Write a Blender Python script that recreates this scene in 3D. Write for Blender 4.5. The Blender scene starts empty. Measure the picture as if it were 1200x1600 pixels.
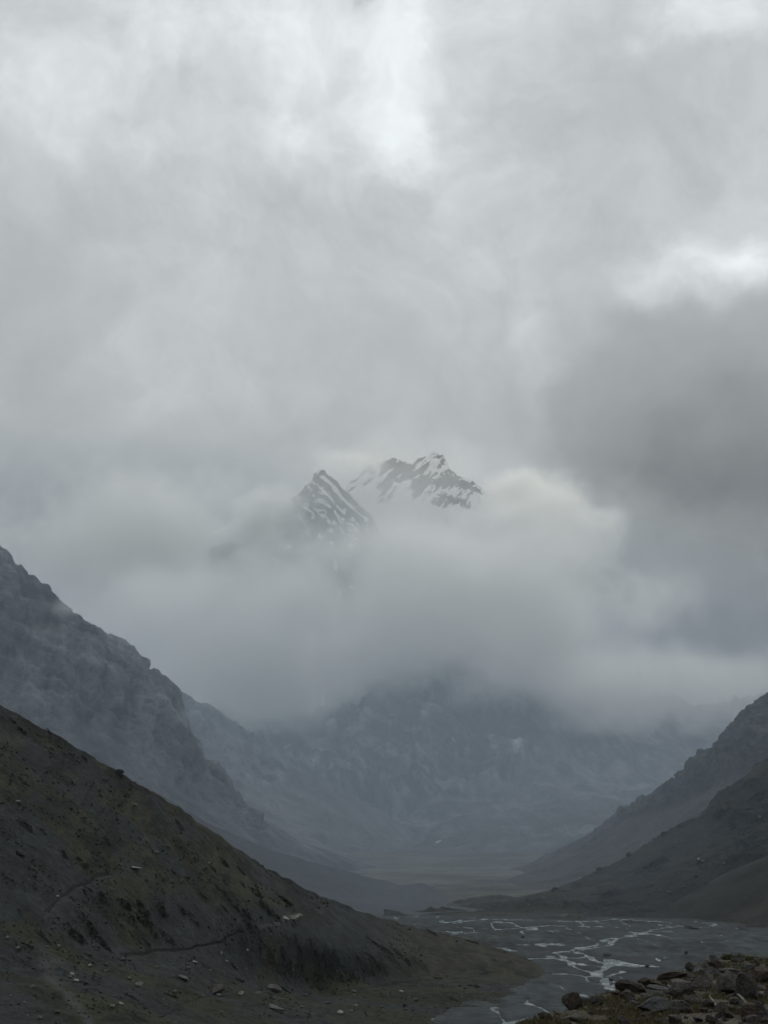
import bpy, bmesh, math, random
import numpy as np
from mathutils import Vector, Matrix, Euler
from mathutils.bvhtree import BVHTree

random.seed(7)
S = bpy.context.scene
COL = S.collection

# ------------------------------------------------------------------ camera, world, sun, exposure
F = 2400.0                       # focal length in photograph pixels (1200 x 1600)
TH = math.radians(11.77)         # upward pitch
H = 100.0                        # eye height over the river plain
cam = bpy.data.cameras.new('camera')
cam.sensor_fit = 'VERTICAL'; cam.sensor_height = 24.0; cam.lens = F / 1600 * 24
cam.clip_start = 0.5; cam.clip_end = 60000
camo = bpy.data.objects.new('camera', cam); COL.objects.link(camo)
camo.location = (0, 0, H); camo.rotation_euler = (math.pi / 2 + TH, 0, 0)
S.camera = camo

S.view_settings.view_transform = 'Standard'; S.view_settings.look = 'None'
S.view_settings.exposure = 0; S.view_settings.gamma = 1; S.view_settings.use_curve_mapping = False
S.render.engine = 'CYCLES'
S.cycles.volume_bounces = 10
S.cycles.max_bounces = 12
S.cycles.use_adaptive_sampling = True
S.cycles.adaptive_threshold = .025
S.cycles.adaptive_min_samples = 16
S.cycles.diffuse_bounces = 3
S.cycles.glossy_bounces = 2
S.cycles.volume_step_rate = 1.0
S.cycles.volume_max_steps = 128
S.cycles.use_denoising = True
HAZE_D = 1.5e-5; HAZE_COL = (.84, .93, 1.0, 1); CLOUD_COL = (.994, .996, .982, 1)

SUN_EL, SUN_AZ = math.radians(42), math.radians(8)       # behind the bright cloud ahead
sun = bpy.data.lights.new('sun', 'SUN'); sun.energy = 0.7; sun.angle = math.radians(30); sun.color = (1, .97, .92)
suno = bpy.data.objects.new('sun', sun); COL.objects.link(suno)
d = Vector((math.sin(SUN_AZ) * math.cos(SUN_EL), math.cos(SUN_AZ) * math.cos(SUN_EL), math.sin(SUN_EL)))
suno.rotation_euler = (-d).to_track_quat('-Z', 'Y').to_euler()

def pdir(px, py):
    dx, dy, dz = px - 600.0, F * math.cos(TH) - (800.0 - py) * math.sin(TH), F * math.sin(TH) + (800.0 - py) * math.cos(TH)
    return dx, dy, dz

class NT:
    """small helper for node trees"""
    def __init__(s, t): s.t = t; s.n = t.nodes; s.l = t.links
    def new(s, kind, **kw):
        n = s.n.new(kind)
        for k, v in kw.items(): setattr(n, k, v)
        return n
    def put(s, sock, v):
        if isinstance(v, bpy.types.NodeSocket): s.l.new(v, sock)
        elif v is not None: sock.default_value = v
    def math(s, op, a, b=None, c=None, clamp=False):
        n = s.new('ShaderNodeMath', operation=op, use_clamp=clamp)
        s.put(n.inputs[0], a)
        if b is not None: s.put(n.inputs[1], b)
        if c is not None: s.put(n.inputs[2], c)
        return n.outputs[0]
    def vmath(s, op, a, b=None, out=0):
        n = s.new('ShaderNodeVectorMath', operation=op)
        s.put(n.inputs[0], a)
        if b is not None: s.put(n.inputs[1], b)
        return n.outputs[out]
    def noise(s, vec, scale, detail=5, rough=.55, dist=0, out='Fac'):
        n = s.new('ShaderNodeTexNoise'); s.put(n.inputs['Vector'], vec)
        n.inputs['Scale'].default_value = scale; n.inputs['Detail'].default_value = detail
        n.inputs['Roughness'].default_value = rough; n.inputs['Distortion'].default_value = dist
        return n.outputs[out]
    def remap(s, v, a, b, c=0., d=1., smooth=True):
        n = s.new('ShaderNodeMapRange', interpolation_type='SMOOTHSTEP' if smooth else 'LINEAR')
        s.put(n.inputs[0], v)
        for i, q in enumerate((a, b, c, d)): n.inputs[i + 1].default_value = q
        return n.outputs[0]
    def mix(s, f, a, b, mode='MIX'):
        n = s.new('ShaderNodeMix', data_type='RGBA', blend_type=mode)
        s.put(n.inputs[0], f); s.put(n.inputs[6], a); s.put(n.inputs[7], b)
        return n.outputs[2]

# overcast sky: physical sky almost wholly covered by a grey cloud layer (all in world directions)
world = bpy.data.worlds.new('World'); S.world = world; world.use_nodes = True
w = NT(world.node_tree); w.n.clear()
SKY_STRENGTH = 0.1
tc = w.new('ShaderNodeTexCoord'); D = tc.outputs['Generated']
sky = w.new('ShaderNodeTexSky', sky_type='NISHITA', sun_disc=False, sun_elevation=SUN_EL, sun_rotation=SUN_AZ, altitude=3000)
warp1 = w.noise(D, 3.5, 4, .6, 0, 'Color')
warp1 = w.vmath('MULTIPLY', w.vmath('SUBTRACT', warp1, (.5, .5, .5)), (.14, .14, .14))
warp2 = w.noise(D, 16, 7, .62, 0, 'Color')
warp2 = w.vmath('MULTIPLY', w.vmath('SUBTRACT', warp2, (.5, .5, .5)), (.05, .05, .05))
WD = w.vmath('ADD', D, w.vmath('ADD', warp1, warp2))
sep = w.new('ShaderNodeSeparateXYZ'); w.put(sep.inputs[0], D)
elev = sep.outputs[2]
val = w.remap(elev, 0.0, 0.42, .29, .60)
# each cloud mass: direction, half-widths (in photo pixels / focal length), inner edge, amount
CLOUDS = [
 (540, 110, 400, 230, .0, .19), (480, 115, 90, 60, .1, .08), (665, 70, 75, 190, .3, .17), (60, 150, 300, 170, .0, .16), (250, 90, 110, 80, .2, .08), (620, 200, 120, 80, .3, .03),
 (1095, 15, 140, 60, .3, .20), (1090, 425, 130, 75, .35, .16), (1180, 330, 150, 120, .1, .05), (845, 560, 45, 190, .1, .09), (300, 610, 260, 90, .1, .035),
 (960, 150, 300, 130, .1, -.06), (330, 190, 150, 80, .1, -.07), (100, 90, 90, 45, .1, -.06), (560, 330, 190, 100, .1, -.05), (30, 450, 220, 190, .1, -.075),
 (1130, 640, 330, 190, .68, -.115), (1110, 900, 300, 330, .3, -.15), (740, 830, 330, 170, .1, .07),
 (60, 850, 330, 170, .1, -.11), (1120, 1035, 220, 50, .2, -.055), (1090, 1085, 260, 26, .2, .05), (30, 620, 160, 110, .1, -.05),
 (620, 560, 260, 60, .1, -.03),
 (695, 195, 45, 60, .3, .11), (520, 235, 75, 36, .2, .07), (410, 60, 80, 45, .2, .09), (1145, 400, 60, 45, .3, .12), (930, 520, 70, 45, .2, .05), (205, 235, 70, 36, .2, -.05), (575, 4, 34, 14, .3, -.16), (1010, 430, 60, 60, .3, .05), (420, 880, 200, 100, .1, -.02), (560, 1000, 500, 90, .1, -.02)]
for (px, py, rx, ry, inner, amt) in CLOUDS:
    c = Vector(pdir(px, py)).normalized()
    df = w.vmath('SUBTRACT', WD, tuple(c))
    df = w.vmath('MULTIPLY', df, (F / rx, 2.0, F / ry))
    ln = w.vmath('LENGTH', df, out=1)
    val = w.math('ADD', val, w.remap(ln, inner, 1.15, amt, 0.0))
tex = w.noise(WD, 5.5, 10, .6)
val = w.math('MULTIPLY_ADD', w.math('SUBTRACT', tex, .5), .27, val)
tex2 = w.noise(WD, 26, 8, .6)
wispy = w.math('MULTIPLY', w.math('SUBTRACT', tex2, .5), w.remap(val, .40, .75, .07, .50))
val = w.math('MAXIMUM', w.math('ADD', val, wispy), .12)
grey = w.new('ShaderNodeCombineColor')
w.put(grey.inputs[0], w.math('MULTIPLY', val, .965 / SKY_STRENGTH))
w.put(grey.inputs[1], w.math('MULTIPLY', val, 1.015 / SKY_STRENGTH))
w.put(grey.inputs[2], w.math('MULTIPLY', val, 1.02 / SKY_STRENGTH))
skyc = w.mix(.97, sky.outputs[0], grey.outputs[0])
bg = w.new('ShaderNodeBackground'); w.put(bg.inputs[0], skyc); bg.inputs[1].default_value = SKY_STRENGTH
wo = w.new('ShaderNodeOutputWorld'); w.l.new(bg.outputs[0], wo.inputs[0])

# ------------------------------------------------------------------ helpers
def W(px, py, Y):
    dx, dy, dz = pdir(px, py)
    return np.array((dx / dy * Y, Y, H + dz / dy * Y))

def tag(o, label=None, cat=None, group=None, kind=None):
    for k, v in (('label', label), ('category', cat), ('group', group), ('kind', kind)):
        if v is not None: o[k] = v
    return o

def _hash(ix, iy, iz, seed):
    h = (ix * np.uint32(374761393) + iy * np.uint32(668265263) + iz * np.uint32(2147483647) + np.uint32(seed * 974711 + 13))
    h = (h ^ (h >> np.uint32(13))) * np.uint32(1274126177)
    h = (h ^ (h >> np.uint32(16))) * np.uint32(2246822519)
    h = h ^ (h >> np.uint32(15))
    return h.astype(np.float64) / 4294967295.0

def vnoise(p, seed=0):
    """value noise, -1..1; p is (n,3)"""
    f = np.floor(p); t = p - f
    i = f.astype(np.int64).astype(np.uint32)
    t = t * t * t * (t * (t * 6 - 15) + 10)
    one = np.uint32(1)
    x0, y0, z0 = i[:, 0], i[:, 1], i[:, 2]
    def h(a, b, c): return _hash(x0 + a * one, y0 + b * one, z0 + c * one, seed)
    tx, ty, tz = t[:, 0], t[:, 1], t[:, 2]
    Z = np.uint32(0)
    c00 = h(Z, Z, Z) * (1 - tx) + h(one, Z, Z) * tx
    c10 = h(Z, one, Z) * (1 - tx) + h(one, one, Z) * tx
    c01 = h(Z, Z, one) * (1 - tx) + h(one, Z, one) * tx
    c11 = h(Z, one, one) * (1 - tx) + h(one, one, one) * tx
    return ((c00 * (1 - ty) + c10 * ty) * (1 - tz) + (c01 * (1 - ty) + c11 * ty) * tz) * 2 - 1

ROT = np.array(((.80, .60, 0), (-.48, .64, .60), (.36, -.48, .80)))
def fbm(p, oct=5, gain=.5, seed=0, ridged=False, lac=2.03):
    a, s, tot = 1.0, np.zeros(len(p)), 0.0
    q = np.array(p, float)
    for k in range(oct):
        v = vnoise(q, seed + k)
        if ridged: v = 1 - 2 * np.abs(v)
        s += a * v; tot += a; a *= gain
        q = (q @ ROT.T if k % 2 else q) * lac + 7.31
    return s / tot

def sst(x, a, b):
    t = np.clip((x - a) / (b - a), 0, 1)
    return t * t * (3 - 2 * t)

def grid_faces(nu, nv):
    i = np.arange(nu - 1)[None, :] + np.arange(nv - 1)[:, None] * nu
    return np.stack((i, i + 1, i + 1 + nu, i + nu), -1).reshape(-1, 4)

def mesh_from(name, V, Fc, mat, col=None, smooth=True, parent=None):
    V = np.asarray(V, np.float32); Fc = np.asarray(Fc, np.int32)
    me = bpy.data.meshes.new(name); k = Fc.shape[1]
    me.vertices.add(len(V)); me.vertices.foreach_set('co', V.ravel())
    me.loops.add(Fc.size); me.loops.foreach_set('vertex_index', Fc.ravel())
    me.polygons.add(len(Fc)); me.polygons.foreach_set('loop_start', np.arange(0, Fc.size, k, dtype=np.int32))
    me.update(calc_edges=True); me.validate()
    me.polygons.foreach_set('use_smooth', np.full(len(me.polygons), smooth))
    if col is not None:
        at = me.color_attributes.new('Col', 'FLOAT_COLOR', 'POINT')
        c = np.ones((len(V), 4), np.float32); c[:, :3] = col; at.data.foreach_set('color', c.ravel())
    me.materials.append(mat)
    o = bpy.data.objects.new(name, me); COL.objects.link(o)
    if parent: o.parent = parent
    return o

def terrain_mat(name, scale, bump, var=.5, rough=.95, tint2=None, stretch=(1, 1, 1)):
    m = bpy.data.materials.new(name); m.use_nodes = True
    t = NT(m.node_tree); b = t.n['Principled BSDF']
    geo = t.new('ShaderNodeNewGeometry').outputs['Position']
    P = t.vmath('MULTIPLY', geo, stretch)
    at = t.new('ShaderNodeAttribute', attribute_name='Col').outputs['Color']
    n1 = t.noise(P, 1 / scale, 8, .62); n2 = t.noise(P, .13 / scale, 6, .6); n3 = t.noise(P, 4.1 / scale, 4, .7)
    f = t.math('MULTIPLY_ADD', t.math('SUBTRACT', n1, .5), var * 3, 1.0)
    f = t.math('MULTIPLY_ADD', t.math('SUBTRACT', n2, .5), var * 2, f)
    f = t.math('MAXIMUM', t.math('MULTIPLY_ADD', t.math('SUBTRACT', n3, .5), var * 2.6, f), .2)
    c = t.vmath('MULTIPLY', at, t.new('ShaderNodeCombineXYZ').outputs[0])
    cx = c.node.inputs[1].links[0].from_node
    for k in range(3): t.put(cx.inputs[k], f)
    if tint2:
        c = t.mix(t.remap(t.noise(P, .3 / scale, 5, .6), .52, .66), c, t.vmath('MULTIPLY', c, tint2))
    t.put(b.inputs['Base Color'], c); b.inputs['Roughness'].default_value = rough
    b.inputs['Specular IOR Level'].default_value = .15
    bp = t.new('ShaderNodeBump'); bp.inputs['Strength'].default_value = 1; bp.inputs['Distance'].default_value = bump
    t.put(bp.inputs['Height'], t.math('ADD', n1, t.math('MULTIPLY', n3, .35))); t.put(b.inputs['Normal'], bp.outputs[0])
    return m

def plain_mat(name, rgb, rough=.9, var=.3, scale=1., bump=0., spec=.2, coords='Object'):
    m = bpy.data.materials.new(name); m.use_nodes = True
    t = NT(m.node_tree); b = t.n['Principled BSDF']
    P = t.new('ShaderNodeTexCoord').outputs[coords]
    oi = t.new('ShaderNodeObjectInfo')
    n1 = t.noise(P, scale, 7, .65); n2 = t.noise(P, scale * .3, 3, .5)
    f = t.math('ADD', t.math('MULTIPLY_ADD', t.math('SUBTRACT', n1, .5), var * 3, 1.0), t.math('MULTIPLY', t.math('SUBTRACT', n2, .5), var * 2))
    f = t.math('MULTIPLY', t.math('MAXIMUM', f, .2), t.math('MULTIPLY_ADD', oi.outputs['Random'], var * 1.4, 1 - var * .7))
    cx = t.new('ShaderNodeCombineXYZ')
    for k in range(3): t.put(cx.inputs[k], f)
    t.put(b.inputs['Base Color'], t.vmath('MULTIPLY', tuple(rgb), cx.outputs[0]))
    b.inputs['Roughness'].default_value = rough; b.inputs['Specular IOR Level'].default_value = spec
    if bump:
        bp = t.new('ShaderNodeBump'); bp.inputs['Distance'].default_value = bump
        t.put(bp.inputs['Height'], n1); t.put(b.inputs['Normal'], bp.outputs[0])
    return m

def loft(lines, cols, seg, crest=None):
    """lines: list of [(px,py,Y)...] or callables of the previous line; returns positions (nv,nu,3), px (nu), v (nv)"""
    L = []
    for ln in lines:
        if callable(ln): L.append(ln(L[-1])); continue
        a = np.array(ln, float)
        py = np.interp(cols, a[:, 0], a[:, 1]); Y = np.interp(cols, a[:, 0], a[:, 2])
        L.append(np.array([W(x, y, d) for x, y, d in zip(cols, py, Y)]))
    out, vs = [], []
    n = len(L)
    for k in range(n - 1):
        p0, p1, p2, p3 = L[max(k - 1, 0)], L[k], L[k + 1], L[min(k + 2, n - 1)]
        m1, m2 = (p2 - p0) * .5, (p3 - p1) * .5
        if crest is not None:
            if k == crest: m1 = (p2 - p1)
            if k + 1 == crest: m2 = (p2 - p1)
        N = seg[k]
        for j in range(N + (1 if k == n - 2 else 0)):
            t = j / N
            out.append((2*t**3 - 3*t*t + 1) * p1 + (t**3 - 2*t*t + t) * m1 + (-2*t**3 + 3*t*t) * p2 + (t**3 - t*t) * m2)
            vs.append(k + t)
    return np.array(out), np.array(vs)

def gnormals(P):
    du = np.gradient(P, axis=1); dv = np.gradient(P, axis=0)
    n = np.cross(du, dv); n /= np.linalg.norm(n, axis=2, keepdims=True) + 1e-9
    n[n[..., 2] < 0] *= -1
    return n

def project(P):
    """world points to photograph pixels"""
    x, y, z = P[..., 0], P[..., 1], P[..., 2] - H
    dep = y * math.cos(TH) + z * math.sin(TH); up = -y * math.sin(TH) + z * math.cos(TH)
    dep = np.where(dep < 1, 1, dep)
    return 600 + F * x / dep, 800 - F * up / dep

def polydist(x, y, pts):
    """distance to a polyline in 2D, and the signed side"""
    best = np.full(x.shape, 1e9); side = np.zeros(x.shape)
    for (x0, y0), (x1, y1) in zip(pts[:-1], pts[1:]):
        dx, dy = x1 - x0, y1 - y0
        t = np.clip(((x - x0) * dx + (y - y0) * dy) / (dx * dx + dy * dy), 0, 1)
        ex, ey = x - x0 - t * dx, y - y0 - t * dy
        d = np.hypot(ex, ey); s = np.sign(dx * ey - dy * ex)
        side = np.where(d < best, s, side); best = np.minimum(best, d)
    return best, side

BV = {}
def bvh_of(o):
    me = o.data; n = len(me.vertices)
    co = np.empty(n * 3, np.float32); me.vertices.foreach_get('co', co)
    fs = np.empty(len(me.loops), np.int32); me.loops.foreach_get('vertex_index', fs)
    return BVHTree.FromPolygons(co.reshape(-1, 3).tolist(), fs.reshape(-1, 4).tolist())

def hit(px, py, tree):
    dv = Vector(pdir(px, py)).normalized()
    loc, nor, idx, dist = tree.ray_cast(Vector((0, 0, H)), dv)
    return (loc, nor) if loc else (None, None)

def drop(x, y, tree, top=3000):
    loc, nor, idx, dist = tree.ray_cast(Vector((x, y, top)), Vector((0, 0, -1)))
    return (loc, nor) if loc else (None, None)

def ribbon(name, pts, tree, mat, lift=.3, n=24, col=None, jitter=.25, cross=2):
    """a strip laid over the surface along picture points (px,py,half width in px, seen across)"""
    a = np.array(pts, float); t = np.linspace(0, len(a) - 1, n)
    V = []
    rows = 0
    for k in range(n):
        q = [np.interp(t[k], np.arange(len(a)), a[:, j]) for j in range(3)]
        q2 = [np.interp(min(t[k] + .05, len(a) - 1), np.arange(len(a)), a[:, j]) - np.interp(max(t[k] - .05, 0), np.arange(len(a)), a[:, j]) for j in range(2)]
        L = math.hypot(*q2) or 1; nx, ny = -q2[1] / L, q2[0] / L
        pr = []
        for s in np.linspace(-1, 1, cross + 1):
            wd = q[2] * (1 + random.uniform(-jitter, jitter))
            loc, nor = hit(q[0] + nx * s * wd, q[1] + ny * s * wd, tree)
            if loc is None: break
            if nor.z < 0: nor = -nor
            pr.append(loc + nor * lift)
        if len(pr) == cross + 1: V += pr; rows += 1
    if rows < 2: return None
    C = np.tile(np.array(col if col else (1, 1, 1)), (len(V), 1))
    return mesh_from(name, [tuple(v) for v in V], grid_faces(cross + 1, rows), mat, C)

# ------------------------------------------------------------------ ground and river plain
def full_angles():
    a = np.concatenate((np.linspace(-180, -26, 60), np.linspace(-25.5, -17, 20), np.linspace(-16.8, 16.8, 680), np.linspace(17, 25.5, 20), np.linspace(26, 180, 60)))
    return np.radians(a)

CHAN = [  # braids of the river, photograph pixels on the plain, half width px
 [(690,1441),(760,1436),(830,1437),(900,1440),(960,1436),(1030,1439),(1075,1444)],
 [(700,1448),(780,1452),(860,1446),(950,1448),(1010,1452),(1050,1447)],
 [(1045,1446),(1010,1455),(970,1465),(940,1478),(915,1484),(880,1487),(850,1492)],
 [(1000,1462),(950,1466),(930,1476),(900,1484),(925,1500),(960,1507),(940,1516),(912,1524)],
 [(850,1492),(880,1500),(905,1512),(930,1520),(945,1535),(965,1548),(985,1556)],
 [(1010,1508),(985,1515),(960,1520),(945,1530),(975,1540),(1010,1545)],
 [(905,1505),(935,1508),(955,1512),(925,1522),(950,1532)],
 [(650,1640),(760,1606),(800,1595),(830,1588)],
 [(600,1418),(660,1424),(720,1434),(760,1436)],
 [(640,1432),(600,1424),(575,1420)]]
CHW = [[Wp for Wp in c] for c in CHAN]
def on_plain(px, py):
    dx, dy, dz = pdir(px, py); k = -H / dz
    return dx * k, dy * k

def ground_z(x, y):
    r = np.hypot(x, y)
    z = np.interp(r, (0, 2050, 2600, 3200, 4000, 5000, 6500, 9000, 14000), (0, 0, 9, 30, 62, 125, 190, 240, 260))
    return z

WATER_Z = -0.35
def ground():
    ang = full_angles()
    rr = np.concatenate((np.linspace(30, 780, 24), H / np.linspace(H / 800, H / 2150, 380), np.linspace(2160, 5200, 180), np.linspace(5300, 13500, 60)))
    A, R = np.meshgrid(ang, rr)
    x, y = R * np.sin(A), R * np.cos(A)
    P = np.stack((x.ravel(), y.ravel(), np.zeros(x.size)), 1)
    z = ground_z(P[:, 0], P[:, 1])
    px, py = project(np.stack((P[:, 0], P[:, 1], z), 1))
    plain = sst(np.hypot(P[:, 0], P[:, 1]), 2300, 2000)
    q = P * np.array((1 / 55, 1 / 90, 0))
    z = z + .55 * fbm(q, 5, .55, 3) * plain + 12 * fbm(P / 420, 6, .5, 9) * (1 - plain)
    # moraine terraces farther up the valley
    z = z + (1 - plain) * 3.0 * fbm(P / 60, 4, .55, 12, ridged=True)
    near = np.full(len(P), 1e9)
    wob = fbm(P * np.array((1 / 30, 1 / 60, 0)), 4, .6, 31)
    ww = fbm(P * np.array((1 / 18, 1 / 34, 0)), 3, .6, 41)
    for c in CHAN:
        pts = [on_plain(*p) for p in c]
        xs = P[:, 0] + wob * 9; ys = P[:, 1] + ww * 16
        m = (P[:, 1] > 600) & (P[:, 1] < 2400) & (np.abs(P[:, 0]) < 900)
        d = np.full(len(P), 1e9)
        # anisotropic: channels look 1-3 px deep in the view, several metres across
        dd, _ = polydist(xs[m], ys[m] * .45, [(a, b * .45) for a, b in pts])
        d[m] = dd; near = np.minimum(near, d)
    near = near * (1 + .9 * np.clip(fbm(P * np.array((1 / 9, 1 / 25, 0)), 3, .6, 90), -.2, 1) * 2)
    wet = sst(near, 3.8, .6) * plain
    field = sst(near, 95, 8) * plain
    br2 = fbm(P * np.array((1 / 26, 1 / 70, 0)) + .25 * np.stack((wob, ww, 0 * wob), 1), 2, .25, 83, ridged=True)
    br = fbm(P * np.array((1 / 20, 1 / 45, 0)), 4, .55, 77, ridged=True)
    z = z - 1.0 * wet * (.55 + .6 * (ww > -.1)) - .35 * field * sst(br, .56, .78) - .95 * field * sst(br2, .66, .84)
    z = z + .22 * plain
    C = np.empty((len(P), 3)); n1 = fbm(P * np.array((1 / 90, 1 / 200, 0)), 5, .6, 5)[:, None]
    C[:] = (.078, .098, .104)
    n3 = fbm(P * np.array((1 / 22, 1 / 70, 0)), 5, .65, 6)[:, None]; n4 = fbm(P * np.array((1 / 6, 1 / 22, 0)), 4, .6, 7)[:, None]
    C = C * np.clip(1 + .7 * n1 + 1.3 * n3 + 1.1 * n4, .25, 3)
    g = np.array((.060, .062, .040)); grav = np.array((.085, .10, .115))
    gm = sst(n1[:, 0] + sst(px, 1030, 1130) * .5 * sst(py, 1470, 1440), .15, .5)[:, None] * .6
    C = C * (1 - gm) + g * gm
    C = C + (grav - C) * (field * .6)[:, None]
    far = (1 - plain)[:, None]; n2 = fbm(P / np.array((300, 150, 300)), 5, .6, 15)[:, None]
    n5 = fbm(P / np.array((90, 34, 90)), 5, .62, 17)[:, None]
    farc = np.array((.150, .153, .132)) * np.clip(1 + .5 * n2 + 1.1 * n5, .3, 2.5) + np.array((.04, .035, .05)) * sst(n2, -.1, .25)
    C = C * (1 - far) + farc * far
    P[:, 2] = z
    return mesh_from('ground', P, grid_faces(len(ang), len(rr)), terrain_mat('gravel_plain', 9, 1.2, .5), np.clip(C * .42, .008, .6))

ground_o = ground(); tag(ground_o, 'grey gravel flats and valley floor', kind='structure')
T_G = bvh_of(ground_o)

def river():
    m = bpy.data.materials.new('river_water'); m.use_nodes = True
    t = NT(m.node_tree); b = t.n['Principled BSDF']
    P = t.new('ShaderNodeNewGeometry').outputs['Position']
    P1 = t.vmath('MULTIPLY', P, (.09, .035, 0))
    foam = t.remap(t.noise(P1, 1.0, 6, .68), .49, .72)
    t.put(b.inputs['Base Color'], t.mix(foam, (.05, .075, .08, 1), (.22, .25, .26, 1)))
    b.inputs['Specular IOR Level'].default_value = .25
    t.put(b.inputs['Roughness'], t.math('MULTIPLY_ADD', foam, .6, .18))
    bp = t.new('ShaderNodeBump'); bp.inputs['Distance'].default_value = .3
    t.put(bp.inputs['Height'], t.noise(P, .6, 5, .6)); t.put(b.inputs['Normal'], bp.outputs[0])
    xs = np.linspace(-500, 560, 60); ys = np.linspace(790, 2080, 60)
    X, Y = np.meshgrid(xs, ys)
    V = np.stack((X.ravel(), Y.ravel(), np.full(X.size, WATER_Z)), 1)
    o = mesh_from('river', V, grid_faces(60, 60), m)
    return tag(o, 'braided pale river threading over the gravel plain', kind='structure')
river()

# ------------------------------------------------------------------ left foreground hillside
def hillside():
    cols = np.concatenate((np.linspace(-700, -60, 90), np.linspace(-55, 900, 820), np.linspace(905, 1050, 20)))
    lines = [
     [(-700, 2600, 60), (0, 2600, 90), (600, 2400, 160), (1050, 2300, 200)],
     [(-700, 1780, 260), (0, 1800, 300), (400, 1790, 380), (700, 1790, 450), (1050, 1790, 460)],
     [(-700, 1640, 360), (0, 1640, 430), (200, 1640, 470), (400, 1640, 560), (600, 1640, 700), (700, 1640, 765), (870, 1640, 790), (1050, 1640, 790)],
     [(-700, 1540, 430), (0, 1545, 520), (200, 1560, 570), (400, 1575, 690), (550, 1590, 800), (700, 1590, 900), (870, 1590, 900), (1050, 1590, 900)],
     [(-700, 1420, 480), (0, 1468, 600), (100, 1478, 640), (200, 1498, 700), (300, 1508, 755), (400, 1535, 840), (500, 1553, 930), (600, 1545, 985), (700, 1535, 1040), (800, 1532, 1085), (870, 1540, 1090), (1050, 1548, 1090)],
     [(-700, 1100, 600), (0, 1290, 715), (200, 1370, 780), (400, 1440, 890), (560, 1485, 1010), (700, 1498, 1120), (800, 1508, 1150), (870, 1536, 1110), (1050, 1546, 1110)],
     [(-700, 700, 760), (-300, 935, 810), (0, 1100, 850), (90, 1150, 872), (187, 1210, 900), (240, 1238, 915), (300, 1278, 940), (350, 1310, 965), (400, 1345, 1000), (480, 1393, 1060), (560, 1424, 1150), (640, 1447, 1230), (700, 1460, 1290), (760, 1474, 1290), (830, 1500, 1220), (870, 1530, 1150), (1050, 1545, 1120)],
     lambda c: c + np.array((0, 130, 0)) - np.stack((0 * c[:, 0], 0 * c[:, 0], np.maximum(35, c[:, 2] * .25)), 1),
     lambda c: np.stack((c[:, 0], c[:, 1] + 350, np.full(len(c), -25.)), 1)]
    P, v = loft(lines, cols, [6, 20, 90, 130, 150, 150, 30, 8], crest=6)
    nv, nu = P.shape[:2]; N = gnormals(P)
    Q = P.reshape(-1, 3); V = np.repeat(v, nu); px, py = project(Q)
    slope = sst(V, 4, 4.4) * sst(V, 7.5, 6.5); bench = 1 - sst(V, 3.9, 4.3)
    front = sst(V, 1, 2)
    nx = fbm(Q / 70, 6, .52, 21); nf = fbm(Q / 13, 5, .55, 22); ng = fbm(Q / np.array((16, 60, 60)), 4, .5, 25, ridged=True)
    hum = fbm(Q / np.array((26, 40, 30)), 5, .55, 26, ridged=True)
    low = sst(px, 900, 650)
    disp = slope * (2.2 * nx + .55 * nf + .7 * ng) * (.25 + .75 * low) + bench * (2.2 * hum + .9 * nf) * front * (.2 + .8 * low)
    crestn = np.exp(-((V - 6) / .05) ** 2)
    disp += 1.6 * crestn * nf * low
    # incised banks and gullies (photograph-space lines lying on this very surface)
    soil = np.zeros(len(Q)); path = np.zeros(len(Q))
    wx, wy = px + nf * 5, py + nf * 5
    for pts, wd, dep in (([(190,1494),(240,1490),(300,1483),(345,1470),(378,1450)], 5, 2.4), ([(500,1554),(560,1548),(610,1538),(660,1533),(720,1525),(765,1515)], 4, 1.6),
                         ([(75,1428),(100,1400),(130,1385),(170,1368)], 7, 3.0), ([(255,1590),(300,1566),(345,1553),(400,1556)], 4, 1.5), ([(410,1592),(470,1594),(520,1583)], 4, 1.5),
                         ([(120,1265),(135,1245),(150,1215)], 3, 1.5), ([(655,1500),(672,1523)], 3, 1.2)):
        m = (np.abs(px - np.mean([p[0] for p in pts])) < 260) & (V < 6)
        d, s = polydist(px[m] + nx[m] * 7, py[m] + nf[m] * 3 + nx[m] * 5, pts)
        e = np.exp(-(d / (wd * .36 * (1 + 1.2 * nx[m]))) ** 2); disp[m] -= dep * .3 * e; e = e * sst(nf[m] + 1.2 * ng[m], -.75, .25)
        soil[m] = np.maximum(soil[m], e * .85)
    Qd = Q + N.reshape(-1, 3) * disp[:, None]
    n1 = fbm(Q / 45, 5, .6, 51); n2 = fbm(Q / np.array((9, 25, 14)), 5, .6, 52); n3 = fbm(Q / 120, 4, .5, 53)
    scree = np.array((.052, .062, .064)); brown = np.array((.071, .072, .044)); green = np.array((.054, .062, .030)); dark = np.array((.018, .024, .020)); dirt = np.array((.092, .088, .088))
    m = sst(n1 + .35 * n2, -.1, .25)[:, None]
    C = scree * (1 - m) + brown * m
    # scree fans
    fan = np.exp(-(((px - 540) / 95) ** 2 + ((py - 1475) / 60) ** 2)) + np.exp(-(((px - 10) / 60) ** 2 + ((py - 1320) / 40) ** 2)) + .9 * np.exp(-(((px - 10) / 60) ** 2 + ((py - 1420) / 35) ** 2)) + .8 * np.exp(-(((px - 400) / 50) ** 2 + ((py - 1440) / 30) ** 2))
    fan = sst(fan + .3 * n2, .35, .75)[:, None]
    C = C * (1 - fan) + np.array((.044, .056, .060)) * fan
    gb = (bench * sst(n1 - .2 * n3, -.25, .15))[:, None] * .8
    C = C * (1 - gb) + green * gb
    rt = (sst(px, 560, 680) * sst(V, 3.6, 4.4))[:, None] * .75
    C = C * (1 - rt) + np.array((.072, .068, .046)) * rt
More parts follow.
